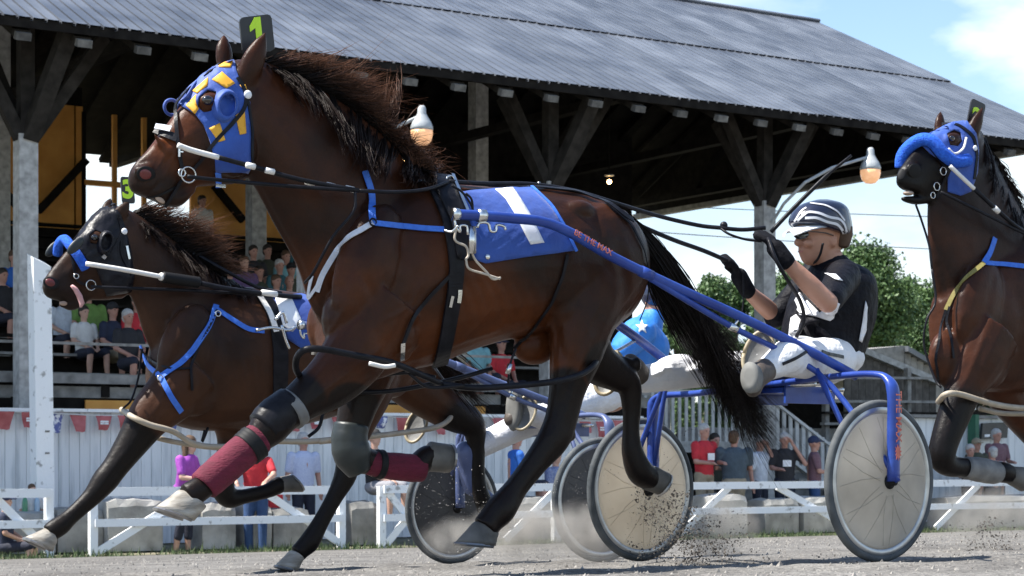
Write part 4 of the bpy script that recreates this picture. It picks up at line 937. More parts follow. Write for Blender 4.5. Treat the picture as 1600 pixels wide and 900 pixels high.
# mane, forelock, tail
H.hair([(405, 100, 0), (450, 110, 0), (500, 135, 0), (550, 168, 0), (600, 210, 0), (640, 250, 0), (672, 275, 0)], [(450, 120, -.14), (490, 160, -.16), (530, 205, -.18), (560, 250, -.19), (590, 270, -.19), (640, 285, -.2), (680, 285, -.2)], 1100, 'mane', .0055, .03, 4, .10, .02)
H.hair([(408, 100, 0), (450, 108, -.02), (500, 134, -.03), (550, 165, -.03), (600, 208, -.03), (640, 248, -.02), (672, 273, 0)], [(470, 92, .0), (545, 92, -.04), (605, 140, -.05), (618, 185, -.05), (640, 225, -.04), (665, 255, -.03), (705, 275, 0)], 1500, 'mane', .0042, .04, 5, .75, .035, bends=[(430, 98, 0), (490, 105, -.05), (550, 140, -.07), (595, 185, -.07), (630, 220, -.06), (650, 245, -.05), (690, 268, -.0)])
H.hair([(420, 102, 0), (470, 118, -.02), (520, 148, -.02), (570, 185, -.02), (620, 230, -.02), (660, 268, 0)], [(520, 88, .0), (575, 105, -.03), (600, 140, -.04), (620, 185, -.04), (650, 232, -.04), (712, 268, 0)], 260, 'mane', .0035, .06, 55, 1.0, .07, .02, bends=[(455, 92, 0), (520, 100, -.05), (565, 135, -.06), (605, 180, -.06), (640, 225, -.05), (690, 262, -.0)])
H.hair([(590, 200, 0), (612, 224, 0)], [(596, 118, 0), (640, 150, 0)], 60, 'mane', .0035, .06, 6, 1.0, .06)
H.hair([(985, 340, -.03), (1000, 368, -.04), (1008, 400, -.02)], [(1150, 660, -.1), (1185, 685, -.05), (1215, 695, .05)], 1900, 'tail', .0055, .06, 7, .02, .035, bends=[(1085, 425, -.05), (1068, 470, -.05), (1052, 505, 0)], seg=10)
H.hair([(1000, 400, 0), (1012, 430, 0)], [(1165, 600, 0), (1195, 660, 0)], 700, 'tail', .005, .07, 8, .02, .08, bends=[(1075, 455, 0), (1058, 505, 0)], seg=9)

# mouth
H.strap([(274, 292), (258, 301), (244, 307), (229, 308)], 3.2, RUBBER, 'mouth_line', .0015, .003)
g = G(); g.ell(pl(250, 312, S1-.032), (T*.9-UP*.5)*.022, N*.006, (T*.5+UP*.9)*.010); part('lip', g, TEETH, H.root, True)
# ================================================================ second horse, left and behind
S2 = 10.0
h2 = H = Horse('horse', 'dark bay horse at the left in a black hood with its tongue hanging out', S2, .012, BAY2, 400)
H.loft([(233, 560, 236, 625, .07), (250, 505, 255, 655, .15), (290, 468, 300, 672, .205), (345, 452, 350, 674, .235), (400, 448, 405, 672, .25), (450, 455, 455, 668, .265), (505, 458, 510, 655, .275), (555, 457, 560, 640, .265), (598, 468, 600, 625, .25), (625, 486, 622, 620, .2), (642, 505, 636, 600, .13), (650, 530, 645, 570, .06)], nper=3, n=24)
H.loft([(375, 452, 280, 630, .13), (352, 436, 250, 575, .12), (300, 398, 226, 525, .105), (255, 362, 214, 485, .092), (218, 336, 200, 455, .082), (196, 325, 186, 430, .08)], nper=4)
H.loft([(200, 330, 205, 430, .06), (180, 320, 204, 452, .082), (158, 326, 194, 466, .092), (138, 346, 180, 468, .09), (120, 370, 160, 470, .072), (102, 392, 142, 470, .058), (86, 412, 130, 474, .05), (72, 430, 120, 474, .05), (66, 444, 108, 472, .046), (68, 458, 96, 468, .034), (76, 466, 90, 470, .02)], nper=3)
H.loft([(132, 466, 134, 474, .03), (118, 468, 124, 482, .034), (104, 472, 110, 486, .03), (94, 474, 98, 481, .02), (90, 476, 92, 479, .01)], nper=3)
for sd in (-1, 1): H.bump(150, 372, .072*sd, 14, 11, .03); H.bump(184, 432, .07*sd, 24, 26, .035); H.bump(80, 442, .04*sd, 11, 9, .018); H.bump(290, 545, .155*sd, 38, 75, .08, -.35); H.bump(300, 615, .145*sd, 40, 36, .08); H.bump(590, 540, .15*sd, 45, 55, .11, .3)
H.ear((184, 340), (203, 312), 12, -.055, -.02); H.ear((166, 330), (175, 308), 10, .06, .02)
H.leg([(300, 580, -.13, 52, .75), (265, 620, -.14, 44, .8), (235, 650, -.15, 36, .8), (208, 690, -.155, 27, .85), (180, 730, -.16, 21, .9), (163, 752, -.16, 21, .9), (142, 778, -.16, 15.5, .9), (112, 806, -.16, 13.5, .85), (96, 820, -.16, 16, .9), (84, 828, -.16, 16, .9), (76, 834, -.16, 15, .9)])
H.leg([(310, 600, .12, 45, .75), (355, 650, .13, 32, .8), (362, 690, .13, 24, .85), (352, 735, .13, 19, .9), (348, 762, .13, 19, .95), (358, 778, .13, 17, .9), (380, 776, .13, 12.5, .85), (415, 768, .13, 12, .85), (432, 760, .13, 14, .9), (442, 755, .13, 13, .9)])
H.leg([(585, 560, -.13, 55, .65), (570, 620, -.15, 42, .75), (556, 670, -.16, 28, .8), (545, 710, -.16, 21, .85), (540, 742, -.16, 19, .85), (522, 778, -.16, 14, .85), (500, 818, -.16, 14, .85), (484, 846, -.16, 17, .9), (472, 858, -.16, 15, .9), (464, 866, -.16, 15, .9)])
H.leg([(610, 555, .13, 60, .65), (650, 600, .14, 45, .75), (700, 640, .15, 32, .8), (736, 662, .15, 24, .8), (744, 690, .15, 16, .8), (746, 740, .15, 13, .85), (752, 775, .15, 14, .9), (764, 800, .15, 16, .9), (776, 806, .15, 14, .9)])
D = H.dark
for x, y, r in ((165, 750, 75), (115, 805, 60), (75, 835, 40), (205, 700, 40), (350, 760, 60), (420, 765, 50), (540, 740, 60), (500, 820, 60), (470, 860, 40), (745, 680, 55), (750, 760, 80)): D.append((x, y, r, 1, .35))
for x, y, r, v in ((75, 450, 38, .7), (105, 480, 30, .8), (130, 400, 60, .5), (190, 325, 30, .6), (300, 420, 90, .5), (420, 470, 100, .4), (300, 560, 70, .25), (240, 460, 50, .3)): D.append((x, y, r, v, .9))
H.lines = [([(318, 470), (300, 520), (275, 560), (255, 590)], -.009, 11), ([(330, 490), (355, 540), (350, 590), (320, 640)], -.008, 10), ([(300, 560), (315, 600), (300, 640)], -.005, 8), ([(205, 450), (228, 510), (240, 560)], -.008, 9), ([(250, 400), (290, 450), (310, 490)], .004, 10), ([(128, 404), (112, 420), (98, 432)], .005, 5), ([(196, 380), (200, 430), (184, 462)], .005, 6), ([(112, 420), (104, 440), (98, 456)], .003, 2.5),
    ([(330, 665), (380, 655), (430, 645)], .004, 3.5), ([(300, 590), (270, 630), (235, 670)], .004, 3.5), ([(280, 560), (262, 600), (245, 640)], .004, 3), ([(200, 700), (176, 735)], .004, 4), ([(190, 720), (160, 768), (120, 806)], -.004, 4)]
for k in range(6): H.lines.append(([(365+k*17, 555), (375+k*16, 600), (380+k*15, 640)], -.003, 5))
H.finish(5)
nostril(H, 80, 442, 10, 7.5, .3); eye(H, 148, 371, .022)
H.hoof((74, 824), (88, 846), (37, 840), (82, 862), -.16); H.hoof((437, 745), (440, 769), (452, 742), (472, 769), .13, HOOFD); H.hoof((454, 860), (474, 872), (430, 884), (464, 892), -.16); H.hoof((778, 794), (768, 818), (800, 822), (772, 832), .15, HOOFD)
hood = H.patch([(178, 319), (160, 327), (142, 343), (126, 364), (118, 378), (122, 392), (134, 405), (150, 420), (160, 445), (166, 462), (204, 455), (208, 430), (204, 395), (196, 360), (188, 335)], BLACK_CLOTH, 'hood', .005, .004, 5, holes=[[(140, 368), (149, 361), (158, 364), (160, 374), (152, 381), (142, 379)]], mirror=True, wav=.002)
cup(H, 163, 379, 10, 18, .25, par=hood, m=BLACK_CLOTH)
# fleece noseband and blinker pads
H.tube([(90, 398, S2+.075), (92, 382, S2+.04), (101, 374, S2), (110, 384, S2-.06), (122, 400, S2-.10), (134, 420, S2-.095)], .026, FLEECE, 'fleece_noseband', n=10)
for x, y, o in ((118, 384, -.13), (84, 388, .10)):
    g = G(); c = pl(x, y, S2+o); u = c.y/F; g.ell(c, (T*.7-UP*.7)*8*u, N*.012, (T*.7+UP*.7)*18*u*(-1 if False else 1)); part('shadow_pad', g, BOOT, H.root, True)
for P, w in ([(186, 340), (190, 362), (188, 395), (204, 430)], 5), ([(150, 420), (172, 400), (190, 365)], 5), ([(112, 400), (118, 440), (136, 446)], 4): H.strap(P, w, LEATHER, 'bridle_strap', .01)
q = H.hit(192, 362); g = G(); g.ell(q[0]-N*.022, T*.017, N*.008, UP*.017); part('rosette', g, WHITE_CLOTH, H.root, True)
ring(H, 140, 446, .026, .02); ring(H, 117, 432, .013, .02)
H.strap([(160, 404), (164, 400)], 6, STEEL, 'buckle', .018); H.strap([(196, 385), (200, 405)], 4, STEEL, 'buckle', .012)
H.tube([(134, 412, S2-.17), (190, 421, S2-.2), (255, 433, S2-.2)], .013, ROD, 'head_pole'); 
g = G(); P = [pl(254+k*1.9, 433+k*.28, S2-.2) for k in range(31)]; g.tube(P, [.028*(1+.14*(k % 2)) for k in range(31)], 10); part('rubber_sleeve', g, RUBBER, H.root, True)
H.tube([(311, 442, S2-.2), (360, 452, S2-.22), (430, 461, S2-.2), (470, 464, S2-.15)], .014, LEATHER, 'head_pole'); H.tube([(409, 457, S2-.22), (432, 460, S2-.21)], .017, ROD, 'pole_band', nper=1)
H.tube([(250, 432, S2-.2), (255, 433, S2-.2)], .022, ROD, 'pole_band', nper=1)
H.tube([(142, 448, S2-.12), (190, 450, S2-.17), (300, 454, S2-.18), (410, 461, S2-.2)], .009, LEATHER, 'driving_line')
H.tube([(308, 398, S2-.02), (350, 422, S2-.1), (400, 448, S2-.14), (440, 458, S2-.15)], .010, LEATHER, 'check_rein'); 
g = G(); g.tube([pl(x, y, S2-.13) for x, y in ((112, 446), (118, 452), (124, 462), (128, 474), (126, 480))], [.016, .024, .028, .026, .012], 9, .45); part('tongue', g, TONGUE, H.root, True)
g = G(); g.ell(pl(99, 474, S2-.035), T*.022, N*.008, UP*.012); part('lip', g, TEETH, H.root, True)
plate(H, [(188, 276), (207, 277), (211, 318), (191, 318)], '3', -.06, size=.13)
for P, w, m in ([(338, 478), (325, 510), (300, 548), (283, 568), (251, 590)], 9, NYLON), ([(338, 484), (362, 500), (388, 516), (412, 518)], 8, NYLON), ([(222, 540), (232, 570), (252, 590)], 8, NYLON), ([(252, 590), (266, 620), (282, 643)], 9, NYLON), ([(222, 546), (240, 566), (268, 578), (296, 576)], 3, LEATHER), ([(338, 485), (315, 530), (297, 570), (299, 610)], 4, LEATHER): H.strap(P, w, m, 'breast_collar', .008)
for x, y in ((340, 492), (252, 593)): q = H.hit(x, y); g = G(); g.torus(q[0]+q[1]*.018, T, UP, .015, .004); part('collar_ring', g, STEEL, H.root, True)
H.strap([(408, 462), (424, 485), (434, 520), (438, 560), (436, 620), (432, 660)], 24, LEATHER, 'girth', .008, .012)
H.strap([(404, 466), (420, 490), (430, 520)], 9, ROD, 'pad_edge', .02)
H.patch([(425, 466), (470, 462), (500, 470), (520, 540), (470, 545), (448, 530)], BLUE_CLOTH, 'saddle_cloth', .010, .006, 7); H.patch([(428, 468), (452, 466), (470, 505), (455, 520), (440, 510)], WHITE_CLOTH, 'cloth_panel', .018, .004, 6)
for P in ([(400, 516), (425, 512), (450, 516), (462, 510)], [(440, 508), (446, 530), (452, 545)], [(430, 500), (442, 488), (448, 505)]): H.tube([(x, y, S2-.3) for x, y in P], .009, STEEL, 'shaft_fitting')
# tan hobbles
hs = S2-.30
H.tube([(190, 640, S2-.05), (208, 652, hs+.05), (235, 664, hs), (270, 674, hs), (305, 694, hs+.03), (350, 698, hs+.05), (420, 690, hs+.05), (480, 690, hs+.03), (528, 686, hs)], .016, TANHOB, 'hobble', n=8)
H.tube([(236, 682, S2-.05), (270, 690, S2-.08), (320, 698, S2-.1), (350, 700, S2-.1)], .014, TANHOB, 'hobble', n=8)
H.tube([(500, 690, hs), (560, 684, hs+.1), (630, 676, S2-.05), (680, 668, S2-.02), (702, 655, S2+.05), (706, 640, S2+.15)], .016, TANHOB, 'hobble', n=8)
H.tube([(222, 545, S2-.1), (216, 590, S2-.08), (205, 625, S2-.1), (192, 640, S2-.1), (200, 655, S2-.12)], .006, LEATHER, 'hobble_hanger'); H.tube([(320, 672, S2-.1), (316, 690, S2-.1), (325, 668, S2-.1)], .008, LEATHER, 'hobble_hanger'); H.tube([(505, 645, S2-.2), (498, 668, S2-.2), (482, 682, S2-.2)], .010, LEATHER, 'hobble_hanger')
H.hair([(205, 335, 0), (250, 362, 0), (300, 398, 0), (350, 436, 0), (380, 452, 0)], [(245, 370, -.13), (285, 410, -.15), (320, 440, -.16), (360, 462, -.17), (400, 470, -.17)], 650, 'mane', .006, .03, 14, .1, .02)
H.hair([(208, 335, 0), (250, 360, -.02), (300, 396, -.02), (350, 434, -.02)], [(262, 325, 0), (330, 358, -.03), (365, 392, -.03), (400, 440, -.03)], 900, 'mane', .005, .04, 15, .85, .04, bends=[(225, 325, 0), (290, 352, -.04), (330, 385, -.05), (370, 428, -.03)])
H.hair([(208, 335, 0), (250, 360, -.02), (300, 396, -.02)], [(290, 318, 0), (350, 355, -.03), (372, 392, -.03)], 200, 'mane', .004, .06, 57, 1.0, .06, bends=[(235, 318, 0), (300, 345, -.04), (340, 380, -.05)])
H.hair([(640, 500, 0), (650, 530, 0)], [(740, 600, 0), (760, 640, 0)], 300, 'tail', .008, .05, 16, .1, .05)
# ================================================================ third horse at the right edge
S3 = 8.7
OLIVEW = mat('olive_yellow_web', (.16, .13, .03), (.26, .22, .06), scale=30, rough=.7)
h3 = H = Horse('horse', 'seal brown horse at the right edge in a blue fleece hood, number 2', S3, .012, BAY3, 1650)
H.loft([(1462, 470, 1466, 560, .07), (1478, 440, 1488, 600, .15), (1520, 395, 1535, 612, .205), (1580, 372, 1590, 612, .235), (1640, 366, 1650, 606, .25), (1710, 370, 1720, 598, .26), (1780, 372, 1785, 585, .265), (1840, 378, 1840, 570, .25), (1885, 392, 1880, 555, .22), (1912, 420, 1905, 530, .14), (1922, 450, 1916, 500, .06)], nper=3, n=24)
H.loft([(1640, 368, 1500, 560, .14), (1605, 345, 1472, 500, .13), (1580, 305, 1458, 430, .115), (1558, 262, 1452, 365, .10), (1538, 225, 1452, 325, .09), (1520, 200, 1456, 300, .08)], nper=4)
H.loft([(1532, 205, 1530, 290, .05), (1512, 190, 1528, 302, .075), (1488, 192, 1506, 306, .09), (1464, 204, 1486, 306, .09), (1444, 220, 1470, 306, .075), (1428, 236, 1460, 308, .062), (1414, 252, 1450, 312, .055), (1404, 268, 1442, 310, .052), (1402, 284, 1432, 302, .045), (1408, 294, 1424, 300, .025)], nper=3)
H.loft([(1462, 304, 1464, 312, .03), (1446, 304, 1450, 318, .036), (1430, 306, 1434, 320, .036), (1416, 306, 1420, 318, .03), (1408, 308, 1410, 314, .014)], nper=3)
for sd in (-1, 1): H.bump(1490, 218, .075*sd, 15, 11, .03); H.bump(1514, 270, .065*sd, 24, 28, .035); H.bump(1428, 264, .043*sd, 14, 11, .020); H.bump(1530, 480, .155*sd, 42, 80, .08, -.35); H.bump(1540, 570, .14*sd, 42, 40, .08); H.bump(1480, 560, .09*sd, 32, 45, .08); H.bump(1850, 470, .15*sd, 55, 65, .11, .3)
H.ear((1518, 212), (1536, 166), 13, -.05, -.02); H.ear((1468, 204), (1470, 172), 11, .065, .02)
H.leg([(1545, 520, -.13, 58, .75), (1522, 570, -.14, 46, .8), (1505, 610, -.15, 33, .8), (1490, 650, -.155, 28, .85), (1476, 690, -.16, 24, .9), (1472, 716, -.16, 22, .95), (1486, 728, -.16, 18, .9), (1515, 731, -.16, 15, .85), (1548, 737, -.16, 15, .85), (1566, 738, -.16, 17, .9), (1580, 742, -.16, 15, .9)])
H.leg([(1545, 540, .12, 50, .75), (1560, 600, .13, 36, .8), (1640, 700, .13, 25, .85), (1690, 760, .13, 17, .9), (1720, 830, .13, 16, .9), (1715, 860, .13, 17, .9)])
H.leg([(1860, 480, -.13, 62, .65), (1850, 560, -.15, 44, .75), (1830, 620, -.16, 30, .8), (1820, 670, -.16, 22, .85), (1790, 740, -.16, 15, .85), (1765, 800, -.16, 17, .9), (1750, 830, -.16, 16, .9)])
H.leg([(1870, 490, .13, 60, .65), (1890, 570, .15, 42, .75), (1930, 630, .16, 28, .8), (1945, 670, .16, 20, .85), (1950, 740, .16, 15, .85), (1962, 790, .16, 16, .9)])
D = H.dark
for x, y, r in ((1480, 690, 80), (1520, 730, 60), (1580, 740, 50), (1720, 830, 60), (1765, 800, 60), (1950, 740, 70)): D.append((x, y, r, 1, .35))
for x, y, r, v in ((1420, 280, 50, 1), (1470, 250, 70, .6), (1500, 340, 80, .5), (1560, 330, 70, .6), (1600, 420, 90, .35), (1500, 450, 50, .3), (1700, 400, 150, .4), (1520, 300, 60, .8)): D.append((x, y, r, v, .9))
H.lines = [([(1560, 400), (1545, 470), (1515, 540)], -.009, 12), ([(1575, 430), (1600, 500), (1580, 570)], -.008, 11), ([(1462, 330), (1470, 400), (1480, 470)], -.006, 9), ([(1540, 520), (1520, 570), (1495, 620)], .004, 3.5), ([(1510, 480), (1490, 530), (1480, 580)], .004, 4), ([(1500, 600), (1488, 650), (1478, 690)], .004, 4)]
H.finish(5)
nostril(H, 1431, 268, 12, 9, .3, False); nostril(H, 1409, 272, 5, 8, .3, False); eye(H, 1488, 216, .022)
H.hoof((1572, 728), (1576, 756), (1604, 730), (1596, 768), -.16, HOOFD); H.hoof((1705, 858), (1726, 862), (1690, 876), (1724, 880), .13, HOOFD); H.hoof((1742, 828), (1760, 838), (1728, 852), (1762, 856), -.16, HOOFD); H.hoof((1958, 800), (1972, 790), (1975, 815), (1985, 800), .16, HOOFD)
hood = H.patch([(1512, 190), (1488, 192), (1464, 204), (1446, 217), (1440, 228), (1452, 240), (1470, 252), (1480, 275), (1480, 300), (1500, 306), (1516, 300), (1526, 270), (1528, 235), (1524, 208)], BLUE_CLOTH, 'hood', .006, .004, 5, holes=[[(1480, 210), (1490, 204), (1500, 208), (1502, 220), (1496, 228), (1484, 226)]], mirror=True)
H.tube([(1408, 262, S3+.085), (1410, 244, S3+.07), (1422, 228, S3+.03), (1440, 218, S3-.03), (1458, 222, S3-.08), (1474, 240, S3-.11), (1492, 252, S3-.12), (1512, 250, S3-.11)], .040, FLEECE, 'fleece_noseband', n=12)
H.tube([(1482, 232, S3-.13), (1492, 240, S3-.14), (1505, 232, S3-.13), (1510, 215, S3-.12)], .007, WHITE_CLOTH, 'cup_rim')
for P, w in ([(1470, 196), (1495, 196), (1520, 214), (1524, 245)], 6), ([(1454, 232), (1468, 250), (1482, 265)], 9), ([(1524, 245), (1520, 280)], 5), ([(1482, 265), (1470, 290), (1462, 310)], 5): H.strap(P, w, LEATHER, 'bridle_strap', .012)
q = H.hit(1520, 232); g = G(); g.ell(q[0]-N*.02, T*.017, N*.008, UP*.017); part('rosette', g, WHITE_CLOTH, H.root, True)
ring(H, 1470, 268, .024, .02); ring(H, 1460, 292, .024, .02); ring(H, 1452, 306, .018, .03)
H.tube([(1484, 259, S3-.15), (1504, 278, S3-.17), (1522, 295, S3-.18)], .013, ROD, 'head_pole'); H.tube([(1522, 295, S3-.18), (1560, 330, S3-.2), (1600, 362, S3-.2), (1660, 390, S3-.2)], .013, LEATHER, 'head_pole'); H.tube([(1553, 324, S3-.2), (1560, 331, S3-.2)], .018, ROD, 'pole_band', nper=1)
H.tube([(1470, 300, S3-.12), (1520, 325, S3-.18), (1570, 350, S3-.2), (1640, 385, S3-.2)], .009, LEATHER, 'driving_line')
H.tube([(1431, 320, S3-.05), (1440, 345, S3-.03), (1452, 385, S3-.08), (1456, 420, S3-.1)], .007, LEATHER, 'tie_down'); H.tube([(1456, 420, S3-.1), (1462, 470, S3-.12), (1448, 500, S3-.12), (1444, 540, S3-.1), (1460, 590, S3-.15), (1470, 605, S3-.2)], .007, LEATHER, 'tie_down')
g = G(); g.ell(pl(1419, 302, S3-.02), T*.035, N*.03, UP*.014); part('teeth', g, TEETH, H.root, True)
plate(H, [(1518, 153), (1540, 164), (1528, 212), (1508, 204)], '2', -.02, size=.14)
for P, w, m in ([(1553, 372), (1546, 395), (1537, 412)], 9, NYLON), ([(1537, 412), (1570, 414), (1610, 418)], 8, NYLON), ([(1537, 412), (1510, 435), (1490, 460), (1478, 485)], 7, OLIVEW): H.strap(P, w, m, 'breast_collar', .008)
H.strap([(1478, 485), (1470, 520), (1462, 560), (1468, 600)], 4, LEATHER, 'breast_strap', .01); H.strap([(1484, 480), (1478, 500), (1485, 530), (1488, 560)], 4, LEATHER, 'breast_strap', .01)
H.strap([(1640, 370), (1648, 430), (1650, 500), (1648, 600)], 22, LEATHER, 'girth', .008, .012)
H.wrap([(1508, 731, -.16, 17.5, .95), (1530, 734, -.16, 19.5, .95), (1552, 738, -.16, 18.5, .95), (1560, 739, -.16, 16, .95)], GREYLEATHER, 'shin_boot')
hs = S3-.30
H.tube([(1466, 628, S3-.1), (1478, 616, hs), (1500, 616, hs), (1540, 628, hs+.03), (1580, 636, hs+.06), (1640, 640, hs+.08)], .018, TANHOB, 'hobble', n=8); H.tube([(1530, 638, S3-.05), (1570, 646, S3-.08), (1640, 646, S3-.1)], .016, TANHOB, 'hobble', n=8)
H.hair([(1530, 205, 0), (1555, 255, 0), (1580, 305, 0), (1610, 345, 0)], [(1545, 260, -.12), (1560, 310, -.13), (1590, 360, -.14), (1620, 400, -.14)], 350, 'mane', .008, .02, 24, .05, .02)
H.hair([(1540, 225, 0), (1562, 265, 0), (1585, 310, 0)], [(1575, 278, 0), (1590, 310, 0), (1620, 345, 0)], 160, 'mane', .005, .04, 25, .1, .03, bends=[(1560, 255, 0), (1585, 290, 0), (1605, 335, 0)])
H.hair([(1918, 440, 0), (1924, 470, 0)], [(2040, 640, 0), (2060, 660, 0)], 250, 'tail', .009, .05, 26, .1, .05)
# ================================================================ racing sulkies
BPAINT = mat('scuffed_blue_paint', (.013, .034, .21), (.030, .075, .34), scale=9, rough=.34, bump=.2, spec=.35, coat=.1)
BPAINT2 = mat('dull_slate_blue_paint', (.05, .07, .16), (.10, .13, .26), scale=9, rough=.4, bump=.12)
TYRE = mat('dusty_tyre_rubber', (.045, .052, .058), (.11, .118, .122), scale=10, rough=.75, bump=.3, spec=.25)
RIM = mat('alloy_rim', (.30, .31, .32), (.50, .51, .52), scale=10, rough=.32, metal=.85)
SEATM = mat('black_seat_vinyl', (.012, .012, .014), (.025, .025, .028), rough=.5); ORANGE_INK = mat('orange_red_lettering', (.42, .09, .07), (.60, .17, .12), scale=30, rough=.5)
def disc_mat(name, c1, c2):
    m = mat(name, c1, c2, scale=3.5, rough=.5, bump=.1, lo=.25, hi=.75, detail=9); t = m.node_tree; b = t.nodes['Principled BSDF']; o = [n for n in t.nodes if n.type == 'OUTPUT_MATERIAL'][0]
    tr = t.nodes.new('ShaderNodeBsdfTranslucent'); t.links.new(b.inputs['Base Color'].links[0].from_socket, tr.inputs[0]); mx = t.nodes.new('ShaderNodeMixShader'); mx.inputs[0].default_value = .62
    t.links.new(b.outputs[0], mx.inputs[1]); t.links.new(tr.outputs[0], mx.inputs[2]); t.links.new(mx.outputs[0], o.inputs[0]); return m
DISC = disc_mat('grey_wheel_disc', (.40, .38, .34), (.76, .73, .67)); DISCC = disc_mat('sunlit_cream_wheel_disc', (.60, .54, .45), (.84, .79, .69)); DISCD = disc_mat('dark_wheel_disc', (.10, .10, .105), (.17, .17, .17))  # cream copy has the sun shining through the far disc in its colour
WR = .357
def wheel(C, ax, root, dm, seed, R0=WR):
    "tyre, rim, dished disc and hub about axis ax"
    ax = ax.normalized(); a = UP; b = ax.cross(UP).normalized(); n = 72
    g = G(); g.torus(C, a, b, R0-.019, .019, n, 10); w = part('wheel', g, TYRE, root, True)
    g = G(); R = []
    for r, h in ((R0-.032, -.014), (R0-.032, .014), (R0-.043, .017), (R0-.056, .014), (R0-.062, .010), (R0-.062, -.010), (R0-.056, -.014), (R0-.043, -.017), (R0-.032, -.014)): R.append([C+(a*cos(2*pi*j/n)+b*sin(2*pi*j/n))*r+ax*h for j in range(n)])
    g.rings(R, cap=False); part('rim', g, RIM, w, True)
    for sd in (-1, 1):
        g = G(); R = []; rs = np.random.RandomState(seed)
        for r, h in ((R0-.060, .012), (R0-.066, .016), (R0-.070, .0155), (R0*.55, .030), (R0*.25, .044), (.045, .052), (.030, .053), (.002, .053)):
            R.append([C+(a*cos(2*pi*j/n)+b*sin(2*pi*j/n))*r+ax*sd*(h+(.0012*(j % 2) if .1 < r < R0*.6 else 0)) for j in range(n)])
        g.rings(R, cap=False); part('disc', g, dm, w, True)
    for j in range(18):
        an = 2*pi*(j+.3*(j % 3))/18; e = a*cos(an)+b*sin(an); t_ = (a*-sin(an)+b*cos(an))*(.02 if j % 2 else -.02); sd = -1 if ax.y > 0 else 1
        g = G(); g.tube([C+e*.06+ax*sd*.0525+t_, C+e*R0*.45+ax*sd*.036+t_, C+e*(R0-.075)+ax*sd*.0175], .0012, 4); part('spoke', g, dm, w)
    g = G(); g.tube([C-ax*.085, C+ax*.085], .019, 14); g.tube([C-ax*.058, C+ax*.058], .034, 16); part('hub', g, RUBBER, w, True)
    return w
def smooth_pts(P, n=5): return [Vector(q) for q in catmull([tuple(p) for p in P], n)]
